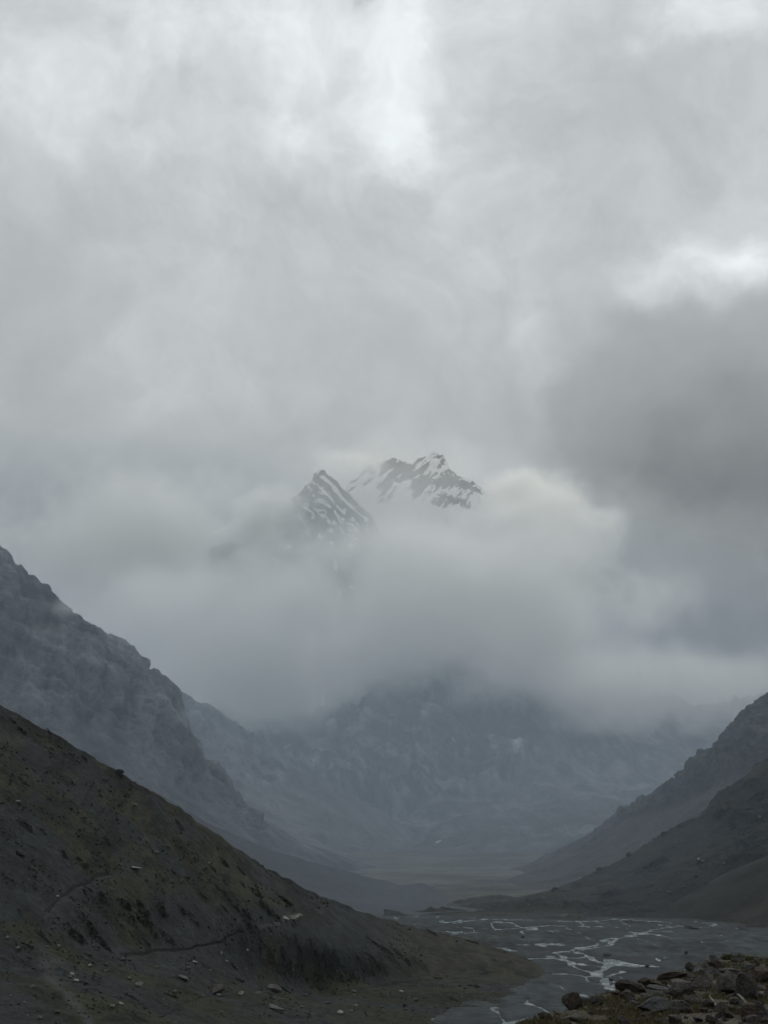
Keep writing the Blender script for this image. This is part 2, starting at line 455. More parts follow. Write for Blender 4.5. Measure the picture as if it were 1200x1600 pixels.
    patch = fbm(Q / np.array((14, 26, 16)), 5, .6, 59); tuft = fbm(Q / np.array((3.2, 6, 4)), 3, .6, 60)
    vd = (sst(patch + .5 * n1 + .35 * tuft, .08, .30) * (slope * .85 + bench * .6) * (1 - .8 * fan[:, 0]))[:, None]
    C = C * (1 - vd) + dark * vd
    streak = fbm(Q / np.array((5, 40, 40)) , 4, .6, 58)
    C *= (1 + .35 * streak * slope)[:, None]
    C *= (1 + .35 * n2 + .45 * tuft)[:, None]
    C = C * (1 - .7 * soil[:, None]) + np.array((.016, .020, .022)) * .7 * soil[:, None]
    # gravel wash and cart track
    for pts, wd, c, k in (([(72,1425),(100,1407),(140,1385),(190,1365),(215,1355)], 8, (.075, .080, .086), .8), ([(75,1425),(80,1450),(64,1480)], 13, (.075, .080, .086), .7), ([(92,1508),(66,1506),(76,1526),(97,1552),(122,1580),(142,1604)], 7, (.135, .13, .13), .9), ([(300,1282),(350,1310),(400,1352),(440,1385)], 2.2, (.11, .10, .085), .6), ([(400,1452),(420,1447),(445,1437),(465,1432)], 3, (.16, .16, .155), .7),
                      ([(0,1595),(10,1565),(40,1580),(60,1620)], 26, (.075, .075, .082), .7), ([(360,1590),(450,1574),(560,1590)], 10, (.07,.072,.075), .6)):
        m2 = np.abs(px - np.mean([p[0] for p in pts])) < 240
        d, s = polydist(wx[m2], wy[m2], pts); e = (k * np.exp(-(d / wd) ** 2))[:, None]
        C[m2] = C[m2] * (1 - e) + np.array(c) * e
    return mesh_from('hillside', Qd, grid_faces(nu, nv), terrain_mat('hillside_soil', 4, 1.6, .55), np.clip(C * .41, .006, .5))

hill_o = hillside(); tag(hill_o, 'dark green and brown foreground hillside falling to the river', kind='structure')
T_H = bvh_of(hill_o)

# ------------------------------------------------------------------ mountains
def mountain(name, label, lines, c0, c1, n, seg, crest, amp, freq, cliff, color, matargs, stretch=.3, seed=0, post=None, edge=lambda px: 1.0):
    cols = np.linspace(c0, c1, n)
    P, v = loft(lines, cols, seg, crest=crest); nv, nu = P.shape[:2]
    N = gnormals(P); Q = P.reshape(-1, 3); V = np.repeat(v, nu); px, py = project(Q)
    st = np.array((1, 1, stretch))
    base = fbm(Q * st / freq, 6, .5, seed + 1, ridged=True)
    big = fbm(Q / (freq * 3.2), 4, .5, seed + 2)
    fine = fbm(Q * np.array((1, 1, .55)) / (freq * .17), 5, .6, seed + 3)
    k = cliff(px, py, V, Q, seed)
    jag = fine * np.exp(-((V - crest) / .14) ** 2) * amp * .30
    amp = amp * (1 - .55 * np.exp(-((V - crest) / .16) ** 2)) * edge(px)
    base = base - .12
    Qd = Q + N.reshape(-1, 3) * ((base * amp + fine * amp * .28) * (.07 + .93 * k) + big * amp * 1.0)[:, None]
    Qd[:, 2] += jag * edge(px) * (k > .2)
    if post: Qd = post(Qd, px, py, V)
    C = color(px, py, V, Q, k, base, fine, seed)
    o = mesh_from(name, Qd, grid_faces(nu, nv), terrain_mat(*matargs), np.clip(C, .01, .85))
    return tag(o, label, kind='structure')

def back(dy, dz):
    return lambda c: np.stack((c[:, 0] * 1.02, c[:, 1] + dy, c[:, 2] - dz), 1)
def sink(dy, z=-30.):
    return lambda c: np.stack((c[:, 0] * 1.05, c[:, 1] + dy, np.full(len(c), z)), 1)

ROCK = np.array((.118, .124, .134)); SCREE = np.array((.094, .094, .104)); GRS = np.array((.075, .078, .060))

def col_std(rock=ROCK, scree=SCREE, contrast=.35):
    def f(px, py, V, Q, k, base, fine, seed):
        n = fbm(Q / np.array((70, 70, 240)), 5, .6, seed + 8); s2 = fbm(Q / np.array((24, 60, 260)), 4, .6, seed + 9)
        C = scree * (1 - k[:, None]) + rock * k[:, None]
        dip = np.stack((Q[:, 0] * .25 + Q[:, 2] * .1, Q[:, 1] * .2, Q[:, 2] + Q[:, 0] * .55), 1)
        band = fbm(dip / np.array((160, 160, 26)), 4, .6, seed + 11)
        gl = sst(fbm(Q / np.array((34, 34, 420)), 4, .55, seed + 12, ridged=True), .45, .8)
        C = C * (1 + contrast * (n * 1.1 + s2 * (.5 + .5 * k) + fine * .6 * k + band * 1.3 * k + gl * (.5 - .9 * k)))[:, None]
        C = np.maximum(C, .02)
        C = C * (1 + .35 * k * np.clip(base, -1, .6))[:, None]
        return C
    return f

# left cliffs
def cliffA(px, py, V, Q, s):
    edge = np.interp(px, (-600, 0, 120, 250, 330, 420, 520, 700), (900, 1090, 1150, 1190, 1235, 1295, 1320, 1400))
    n = fbm(Q / 140, 4, .55, s + 31) * 55
    return sst(edge - py + n, -25, 25)
mountain('cliff_mountain', 'grey rocky cliffs rising on the left above scree',
 [[(-700, 1420, 1900), (0, 1420, 2050), (400, 1420, 2250), (700, 1420, 2400), (760, 1420, 2450)],
  [(-700, 1270, 2250), (0, 1300, 2350), (200, 1335, 2450), (400, 1375, 2600), (560, 1392, 2800), (700, 1405, 3000), (760, 1410, 3050)],
  [(-700, 1100, 2500), (0, 1130, 2600), (150, 1180, 2650), (300, 1260, 2750), (400, 1310, 2850), (560, 1360, 3000), (700, 1395, 3100), (760, 1402, 3110)],
  [(-700, 560, 2800), (-300, 720, 2850), (-60, 830, 2880), (-20, 862, 2885), (8, 860, 2890), (17, 868, 2892), (24, 885, 2895), (45, 898, 2900), (62, 912, 2905), (85, 934, 2910), (105, 948, 2915), (120, 963, 2920), (131, 972, 2925), (142, 990, 2930), (150, 1000, 2935), (168, 1004, 2940), (185, 1015, 2945), (205, 1028, 2950), (217, 1040, 2955), (220, 1053, 2960), (240, 1058, 2962), (252, 1070, 2965), (263, 1084, 2970), (271, 1112, 2975), (278, 1142, 2980), (300, 1185, 2990), (340, 1228, 3000), (400, 1280, 3050), (450, 1310, 3080), (540, 1340, 3130), (600, 1358, 3150), (680, 1378, 3160), (760, 1395, 3160)],
  back(160, 200), sink(500)],
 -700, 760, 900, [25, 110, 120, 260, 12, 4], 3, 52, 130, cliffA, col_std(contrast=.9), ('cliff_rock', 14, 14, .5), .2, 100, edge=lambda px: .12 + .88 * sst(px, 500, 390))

# second left ridge and its long scree slope
def cliffB(px, py, V, Q, s):
    edge = np.interp(px, (200, 300, 380, 430, 470, 560, 720), (1230, 1215, 1235, 1225, 1195, 1220, 1290))
    n = fbm(Q / 120, 4, .55, s + 31) * 35
    gul = sst(fbm(Q / np.array((60, 60, 900)), 3, .5, s + 35, ridged=True), .55, .85) * .35
    return np.maximum(sst(edge - py + n, -18, 18), gul)
mountain('scree_ridge', 'second grey ridge on the left with a long pale scree slope',
 [[(150, 1440, 2700), (500, 1400, 3000), (800, 1380, 3300)],
  [(150, 1300, 3050), (300, 1310, 3100), (420, 1340, 3150), (560, 1352, 3250), (650, 1352, 3500), (800, 1350, 3700)],
  [(150, 1150, 3696), (300, 1200, 3696), (420, 1260, 3808), (560, 1310, 3920), (650, 1335, 4144), (800, 1345, 4368)],
  [(150, 1010, 4094), (230, 1050, 4118), (272, 1074, 4153), (300, 1092, 4153), (335, 1103, 4165), (352, 1116, 4171), (372, 1130, 4176), (386, 1144, 4188), (398, 1143, 4200), (412, 1158, 4212), (440, 1176, 4235), (475, 1196, 4258), (540, 1236, 4305), (600, 1272, 4352), (640, 1300, 4446), (690, 1332, 4563), (800, 1352, 4680)],
  back(150, 140), sink(400)],
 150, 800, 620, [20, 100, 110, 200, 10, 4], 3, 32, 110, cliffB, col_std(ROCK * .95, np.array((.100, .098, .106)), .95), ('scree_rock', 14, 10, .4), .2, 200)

# dark spur
def spur_col(px, py, V, Q, k, base, fine, seed):
    n = fbm(Q / np.array((70, 70, 70)), 5, .6, seed + 8)[:, None]
    return np.array((.060, .069, .080)) * (1 + .25 * n)
mountain('dark_spur', 'smooth dark blue grey spur behind the hillside',
 [[(-300, 1520, 1500), (300, 1520, 1700), (560, 1440, 1900), (720, 1425, 2000), (780, 1425, 2000)],
  [(-300, 1300, 1800), (200, 1330, 1950), (400, 1400, 2000), (560, 1418, 2060), (640, 1418, 2080), (720, 1419, 2090), (780, 1420, 2100)],
  [(-300, 1050, 2000), (0, 1130, 2080), (160, 1195, 2120), (250, 1240, 2150), (330, 1288, 2180), (420, 1327, 2220), (500, 1350, 2260), (560, 1366, 2300), (630, 1383, 2330), (660, 1379, 2330), (690, 1393, 2330), (720, 1414, 2320), (780, 1424, 2300)],
  back(160, 40), sink(300)],
 -300, 780, 420, [30, 90, 130, 10, 4], 2, 5, 90, lambda px, py, V, Q, s: sst(fbm(Q / 100, 4, .5, s + 5), .1, .6) * .5, spur_col, ('spur_soil', 12, 2.5, .22), .4, 300)

# central mountain whose summit stands in the cloud
def cliffC(px, py, V, Q, s):
    edge = np.interp(px, (300, 400, 520, 600, 700, 800, 850, 950, 1100, 1400), (1150, 1200, 1265, 1290, 1240, 1215, 1150, 1120, 1100, 1090))
    n = fbm(Q / 260, 4, .55, s + 31) * 50
    return sst(edge - py + n, -22, 22)
def colC(px, py, V, Q, k, base, fine, seed):
    C = col_std(ROCK * .60, SCREE * .78, 2.6)(px, py, V, Q, k, base, fine, seed)
    # pale chutes and dark ribs of the fluted face
    fl = np.sin(px / 5.2 + 2.2 * fbm(Q / 220, 3, .5, 91) + (py - 1100) * -.02) * .5 + .5
    zone = np.exp(-(((px - 760 - (py - 1150) * .35) / 75) ** 2 + ((py - 1155) / 45) ** 2))
    C = C * (1 + zone * (1.3 * fl ** 3 - .55))[:, None]
    for pts, wd, g in (([(726,1108),(738,1140),(748,1165),(756,1192)], 1.5, 1.6), ([(776,1120),(786,1150),(798,1178)], 1.4, .9), ([(700,1215),(655,1235),(640,1262)], 3, .5), ([(560,1165),(575,1215),(570,1240)], 2, .5), ([(650,1090),(640,1120),(652,1150)], 1.6, .5)):
        d, s_ = polydist(px + 2 * fine, py, pts); C = C * (1 + g * np.exp(-(d / wd) ** 2))[:, None]
    return C
mountain('central_mountain', 'broad fluted grey mountain with its summit lost in cloud',
 [[(250, 1400, 4000), (800, 1380, 4100), (1400, 1350, 4400)],
  [(250, 1330, 4400), (560, 1335, 4400), (700, 1322, 4400), (850, 1305, 4500), (1000, 1275, 4700), (1100, 1245, 5000), (1400, 1200, 5300)],
  [(250, 1220, 4900), (450, 1225, 4850), (560, 1240, 4800), (700, 1230, 4800), (850, 1225, 4900), (1000, 1215, 5200), (1100, 1200, 5500), (1400, 1140, 5900)],
  [(250, 1130, 5300), (400, 1125, 5300), (480, 1110, 5300), (560, 1085, 5250), (620, 1030, 5150), (680, 1000, 5100), (760, 1015, 5150), (830, 1050, 5250), (900, 1080, 5500), (1000, 1092, 5900), (1080, 1098, 6200), (1200, 1085, 6400), (1400, 1060, 6500)],
  back(300, 250), sink(800)],
 250, 1400, 900, [20, 90, 150, 220, 12, 4], 3, 105, 210, cliffC, colC, ('central_rock', 24, 22, .45), .13, 400)

# moraine hummocks at the valley head
def moraine_post(Q, px, py, V):
    h = fbm(Q / np.array((75, 90, 75)), 5, .58, 71, ridged=True)
    Q[:, 2] += 16 * h * sst(V, .6, 1.4) * sst(V, 3.6, 2.6); return Q
mountain('moraine', 'hummocky rubble moraine across the head of the valley',
 [[(640, 1380, 3300), (1250, 1340, 3400)],
  [(640, 1335, 3900), (700, 1322, 3900), (790, 1318, 3800), (900, 1312, 3700), (1250, 1280, 3700)],
  [(640, 1328, 4000), (690, 1302, 4050), (740, 1292, 4100), (790, 1296, 4100), (850, 1285, 4100), (1000, 1262, 4200), (1250, 1220, 4300)],
  [(640, 1326, 4100), (690, 1288, 4250), (730, 1274, 4300), (780, 1276, 4300), (820, 1262, 4400), (900, 1248, 4500), (950, 1242, 4600), (1000, 1236, 4700), (1060, 1220, 4800), (1250, 1180, 5000)],
  back(250, 60), sink(500)],
 640, 1250, 560, [12, 60, 80, 90, 12, 4], 3, 9, 80, lambda px, py, V, Q, s: sst(fbm(Q / 90, 4, .6, s + 5), -.2, .3), col_std(ROCK * .95, SCREE * .8, .6), ('moraine_rubble', 14, 12, .55), 1, 500, moraine_post)

# right mountain
def cliffR(px, py, V, Q, s):
    lo = np.interp(px, (850, 1000, 1070, 1130, 1200, 1500), (1330, 1268, 1245, 1205, 1160, 980))
    n = fbm(Q / 90, 4, .55, s + 31) * 22
    return sst(lo - py + n, -10, 10)
mountain('right_mountain', 'steep dark crag and slope descending from the right edge',
 [[(600, 1440, 2150), (1500, 1440, 2150)],
  [(600, 1402, 2600), (760, 1392, 2600), (860, 1380, 2600), (980, 1350, 2500), (1200, 1290, 2400), (1500, 1200, 2400)],
  [(600, 1392, 2900), (760, 1376, 2800), (860, 1358, 2750), (1000, 1290, 2700), (1100, 1235, 2650), (1200, 1165, 2650), (1500, 980, 2700)],
  [(600, 1385, 3100), (700, 1375, 3050), (760, 1366, 3000), (830, 1345, 3000), (900, 1312, 3000), (950, 1287, 2980), (1000, 1254, 2960), (1040, 1234, 2940), (1066, 1222, 2930), (1076, 1206, 2920), (1081, 1190, 2915), (1092, 1182, 2910), (1108, 1171, 2900), (1120, 1160, 2900), (1130, 1144, 2895), (1146, 1131, 2890), (1170, 1110, 2885), (1200, 1083, 2880), (1260, 1035, 2880), (1500, 860, 2900)],
  back(200, 180), sink(400)],
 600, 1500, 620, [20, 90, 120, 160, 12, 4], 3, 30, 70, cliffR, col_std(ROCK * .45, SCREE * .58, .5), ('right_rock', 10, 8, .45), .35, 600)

def slope_col(px, py, V, Q, k, base, fine, seed):
    n = fbm(Q / np.array((60, 60, 60)), 5, .6, seed + 8)[:, None]; n2 = fbm(Q / 14, 4, .6, seed + 9)[:, None]
    C = np.array((.024, .028, .033)) * (1 + .3 * n + .35 * n2)
    g = sst(n + sst(px, 1000, 820)[:, None] * .5, .1, .45) * .7
    return C * (1 - g) + np.array((.042, .040, .030)) * g
mountain('boulder_slope', 'dark bouldery slope on the right above the river',
 [[(600, 1470, 1750), (1500, 1450, 1600)],
  [(600, 1432, 1960), (800, 1430, 1960), (950, 1432, 1940), (1200, 1440, 1850), (1500, 1440, 1700)],
  [(600, 1428, 2050), (800, 1420, 2050), (950, 1400, 2050), (1200, 1310, 2020), (1500, 1200, 2000)],
  [(600, 1428, 2120), (690, 1420, 2180), (720, 1408, 2200), (760, 1403, 2220), (800, 1404, 2240), (830, 1398, 2250), (867, 1388, 2250), (936, 1358, 2260), (981, 1334, 2260), (1037, 1302, 2250), (1105, 1274, 2240), (1130, 1243, 2240), (1200, 1187, 2220), (1500, 1000, 2200)],
  back(200, 40), sink(250)],
 600, 1500, 600, [10, 60, 120, 160, 12, 4], 3, 12, 50, lambda px, py, V, Q, s: sst(fbm(Q / 70, 4, .5, s + 5), -.1, .4), slope_col, ('boulder_slope_soil', 6, 4, .5), .6, 700)
T_R = bvh_of(bpy.data.objects['boulder_slope'])
mountain('alluvial_fan', 'low brown grassy fan at the foot of the right slope',
 [[(850, 1475, 1500), (1600, 1480, 1450)],
  [(850, 1442, 1880), (960, 1440, 1880), (1060, 1442, 1850), (1200, 1452, 1700), (1600, 1460, 1600)],
  [(850, 1436, 1960), (960, 1429, 1960), (1040, 1413, 1950), (1130, 1391, 1920), (1200, 1365, 1900), (1600, 1240, 1850)],
  back(120, -10), sink(300)],
 850, 1600, 300, [6, 60, 90, 10, 4], 2, 1.5, 60, lambda px, py, V, Q, s: .3 + 0 * px, lambda px, py, V, Q, k, b, f, s: np.array((.021, .024, .022)) * (1 + .9 * fbm(Q / 60, 5, .6, 3))[:, None], ('fan_soil', 7, 1.2, .3), 1, 800)

# snowy summit seen through the gap
def snow_col(dark, thr, sc, sgn):
    def f(px, py, V, Q, k, base, fine, seed):
        A_ = np.stack(((Q[:, 0] + sgn * Q[:, 2]) / 62, Q[:, 1] / 150, (Q[:, 0] - sgn * Q[:, 2]) / 190), 1)
        n = fbm(A_ * sc, 6, .62, seed + 40); r = fbm(Q * np.array((1, 1, .35)) / 170 * sc, 4, .55, seed + 41, ridged=True)
        s = sst(n * 1.1 - r * .55 + thr(px, py), -.05, .07)[:, None]
        return dark * (1 + .5 * fine)[:, None] * (1 - s) + np.array((.86, .88, .90)) * s
    return f
mountain('snow_summit', 'snowy rock summit crest showing through a gap in the cloud',
 [[(300, 1300, 7000), (1050, 1300, 7000)],
  [(300, 940, 8300), (640, 900, 8400), (1050, 980, 8300)],
  [(300, 860, 8700), (500, 800, 8800), (560, 800, 8850), (640, 790, 8850), (720, 800, 8800), (1050, 940, 8700)],
  [(300, 850, 9000), (430, 790, 9050), (500, 775, 9100), (540, 768, 9120), (560, 745, 9150), (575, 728, 9150), (600, 722, 9150), (615, 716, 9150), (628, 722, 9150), (645, 723, 9180), (655, 715, 9200), (668, 716, 9200), (680, 707, 9200), (686, 712, 9200), (692, 713, 9200), (702, 729, 9200), (712, 740, 9200), (735, 748, 9200), (765, 775, 9200), (800, 850, 9200), (850, 980, 9200), (900, 1150, 9200)],
  back(300, 400), sink(900, 200.)],
 300, 900, 560, [10, 60, 110, 150, 12, 4], 3, 42, 240, lambda px, py, V, Q, s: 1 + 0 * px,
 snow_col(np.array((.095, .10, .11)), lambda px, py: np.clip((py - 765) / 60, -.25, .9) + .20 + .40 * sst(px, 590, 560), 1.5, -1), ('summit_snow', 30, 6, .05), .5, 900)
mountain('snow_spur', 'dark rocky spur streaked with snow in front of the summit',
 [[(330, 1300, 6800), (760, 1300, 6800)],
  [(330, 960, 7900), (500, 930, 7900), (640, 920, 7900), (760, 980, 7900)],
  [(330, 880, 8200), (450, 840, 8200), (520, 860, 8200), (600, 880, 8250), (760, 950, 8300)],
  [(330, 860, 8400), (430, 822, 8450), (462, 784, 8470), (482, 760, 8490), (498, 743, 8500), (505, 737, 8500), (510, 743, 8495), (517, 749, 8490), (535, 766, 8480), (560, 788, 8450), (580, 812, 8420), (592, 829, 8400), (620, 862, 8380), (760, 960, 8350)],
  back(160, 170), sink(600, 200.)],
 330, 760, 420, [8, 50, 110, 150, 12, 4], 3, 34, 200, lambda px, py, V, Q, s: 1 + 0 * px,
 snow_col(np.array((.095, .10, .11)), lambda px, py: .02 - .25 * sst(py, 812, 850) + .9 * np.exp(-(polydist(px, py, [(505,748),(526,768),(550,793),(572,816)])[0] / 2.6) ** 2) - .8 * np.exp(-(polydist(px, py, [(512,742),(535,764),(560,788),(588,822)])[0] / 2.6) ** 2), 2.0, 1), ('spur_snow', 24, 6, .05), .5, 950)

# ------------------------------------------------------------------ foreground knoll
def knoll():
    # crest of the knoll: picture column, picture row, distance; beyond it the ground drops away
    CR = np.array([(-900, 2300, 10), (-300, 2200, 11), (0, 2120, 12), (400, 1930, 14), (700, 1700, 19), (780, 1626, 23), (815, 1601, 24.8), (838, 1590, 25.5), (870, 1580, 27), (905, 1565, 29), (935, 1556, 31), (970, 1546, 33), (1000, 1539, 35), (1040, 1530, 37),
                   (1060, 1522, 38), (1090, 1509, 40), (1115, 1500, 41), (1140, 1497, 42), (1170, 1499, 43), (1200, 1500, 44), (1260, 1500, 46), (1400, 1505, 48), (2600, 1520, 50)], float)
    ang = np.radians(np.concatenate((np.linspace(-180, -20, 50), np.linspace(-18, 1, 30), np.linspace(1.4, 17.5, 460), np.linspace(18, 60, 30), np.linspace(65, 180, 24))))
    rr = np.concatenate((np.linspace(.5, 17, 20), np.linspace(17.4, 60, 300), np.linspace(62, 500, 50), np.linspace(520, 1500, 20)))
    Am, R = np.meshgrid(ang, rr); x = (R * np.sin(Am)).ravel(); y = (R * np.cos(Am)).ravel(); r = R.ravel()
    acol = np.degrees(ang); zcol = np.zeros((len(rr), len(ang)))
    for ci, a_ in enumerate(acol):
        pxa = 600 + F * math.tan(math.radians(np.clip(a_, -32, 39))) / math.cos(TH) * 1.0
        pyc = np.interp(pxa, CR[:, 0], CR[:, 1]); Yc = np.interp(pxa, CR[:, 0], CR[:, 2]); p = W(pxa, pyc, Yc); rc = math.hypot(p[0], p[1]); zc = p[2]
        rb = min(24., rc * .8); zb = H - rb * math.tan(math.atan(804 / F) - TH)
        front = np.interp(rr, (0, rb * .5, rb, rc, rc * 1.06, rc * 1.3, 700), (H - 1.75, H - 1.75 + (min(zb, H - 1.8) - H + 1.75) * .5, min(zb, zc + (rc - rb) * .12), zc, zc - .25, zc - rc * .2, zc - rc * .2 - (700 - rc * 1.3) * .7))
        rear = H - 1.75 + .22 * np.clip(rr - 8, 0, 350) - .7 * np.maximum(rr - 500, 0)
        wb = sst(abs(a_), 50, 110); zcol[:, ci] = np.maximum(front * (1 - wb) + rear * wb, -40)
    kk = np.array((1, 4, 6, 4, 1)) / 16.
    for _ in range(2):
        zp = np.pad(zcol, ((2, 2), (0, 0)), mode='edge'); zcol = sum(kk[q] * zp[q:q + len(rr)] for q in range(5))
    z = zcol.ravel()
    P = np.stack((x, y, z), 1)
    near = sst(r, 90, 50)
    n1 = fbm(P / 1.7, 5, .55, 61); n2 = fbm(P / .35, 4, .6, 62); n3 = fbm(P / .9, 4, .5, 63, ridged=True)
    P[:, 2] += near * (.10 * n1 + .035 * n2 + .06 * n3) + (1 - near) * 3 * fbm(P / 40, 5, .5, 64)
    moss = np.array((.046, .043, .026)); soil = np.array((.062, .052, .042)); gr = np.array((.070, .066, .060))
    q = sst(n1 + .4 * n2, -.15, .2)[:, None]; C = moss * (1 - q) + soil * q
    q = sst(fbm(P / .8, 5, .6, 66), .15, .35)[:, None] * .7; C = C * (1 - q) + gr * q
    return mesh_from('knoll', P, grid_faces(len(ang), len(rr)), terrain_mat('knoll_turf', .22, .05, .42), np.clip(C * 1.15, .01, .3))
knoll_o = knoll(); tag(knoll_o, 'mossy stony knoll in the right foreground', kind='structure')
T_K = bvh_of(knoll_o)

# ------------------------------------------------------------------ rocks
def rock_mesh(name, seed, cuts=12, sub=3, dims=(1, .8, .6), layered=0, rough=.05):
    r = random.Random(seed); bm = bmesh.new(); bmesh.ops.create_icosphere(bm, subdivisions=sub, radius=1)
    planes = []
    for _ in range(cuts):
        v = Vector((r.gauss(0, 1), r.gauss(0, 1), r.gauss(0, 1))).normalized(); planes.append((v, r.uniform(.42, .80)))
    co = np.array([v.co for v in bm.verts])
    nz = fbm(co * 1.7 + seed * 3.1, 4, .55, seed)
    for v, q in zip(bm.verts, nz):
        p = v.co.copy()
        for nn, d in planes:
            k = p.dot(nn)
            if k > d: p -= nn * (k - d)
        p *= 1 + q * rough
        if layered:
            st = math.floor(p.z * layered) / layered
            p.x *= 1 + .07 * math.sin(st * 37 + seed); p.y *= 1 + .07 * math.cos(st * 53 + seed)
        v.co = Vector((p.x * dims[0], p.y * dims[1], p.z * dims[2]))
    me = bpy.data.meshes.new(name); bm.to_mesh(me); bm.free()
    # bring to unit half extents
    c = np.empty(len(me.vertices) * 3, np.float32); me.vertices.foreach_get('co', c); c = c.reshape(-1, 3)
    lo, hi = c.min(0), c.max(0); c = (c - (lo + hi) / 2) / ((hi - lo) / 2); me.vertices.foreach_set('co', c.ravel()); me.update()
    return me

R_GREY = plain_mat('rock_grey', (.125, .117, .108), .92, .6, 3.4, .35)
R_BROWN = plain_mat('rock_brown', (.090, .073, .060), .92, .6, 3.2, .35)
R_PALE = plain_mat('rock_pale', (.21, .20, .18), .9, .5, 3.4, .3)
R_BLUE = plain_mat('rock_blue_grey', (.110, .110, .112), .9, .6, 3.0, .35)
R_FAR = plain_mat('rock_dark', (.035, .036, .038), .95, .3, 1.5, .1)
CN = {'grey': 'grey', 'brown': 'brown', 'pale': 'pale', 'blue': 'blue grey', 'dark': 'dark', 'dull': 'dull'}
KNM = {'boulder': 'rounded stone', 'block': 'blocky stone', 'slab': 'flat stone', 'shard': 'splintered stone'}
ROCKS = {}
for kk, (cuts, dims, lay) in {'boulder': (10, (1, .9, .8), 0), 'block': (7, (1, .8, .7), 0), 'slab': (9, (1, .8, .3), 5), 'shard': (6, (1, .5, .4), 6)}.items():
    ROCKS[kk] = [rock_mesh('rock_' + kk, 10 * len(ROCKS) + i + 1, cuts + 4, 3, dims, lay, .17) for i in range(5)]
R_DULL = plain_mat('rock_dull', (.095, .092, .086), .92, .5, 3.0, .3)
MATS = {'dull': R_DULL, 'grey': R_GREY, 'brown': R_BROWN, 'pale': R_PALE, 'blue': R_BLUE, 'dark': R_FAR}
_cache = {}
def rock(px, py, wpx, hpx, kind, mat, tree, name, label, cat, group=None, tilt=0, rz=None, depth=None, sinkf=.25, var=None):
    """a rock standing on the surface seen at (px,py); width and height in photograph pixels"""
    for _ in range(9):
        loc, nor = hit(px, py, tree)
        if loc is not None and not (tree is T_K and loc.y > 62): break
        py += 2.5
    if loc is None: return None
    i = var if var is not None else random.randrange(5)
    key = (kind, i, mat)
    if key not in _cache:
        me = ROCKS[kind][i].copy(); me.name = 'rock_' + kind; me.materials.clear(); me.materials.append(MATS[mat]); _cache[key] = me
    o = bpy.data.objects.new(name, _cache[key]); COL.objects.link(o)
    s = loc.y / F
    hw, hh = wpx * s / 2, hpx * s / 2
    o.scale = (hw, (depth or random.uniform(.7, 1.1)) * hw, hh / (1 - sinkf * .5))
    o.rotation_euler = (random.uniform(-.2, .2), tilt, rz if rz is not None else random.uniform(-.5, .5))
    o.location = loc + Vector((0, 0, hh * (1 - sinkf * 1.2)))
    return tag(o, label, cat, group)

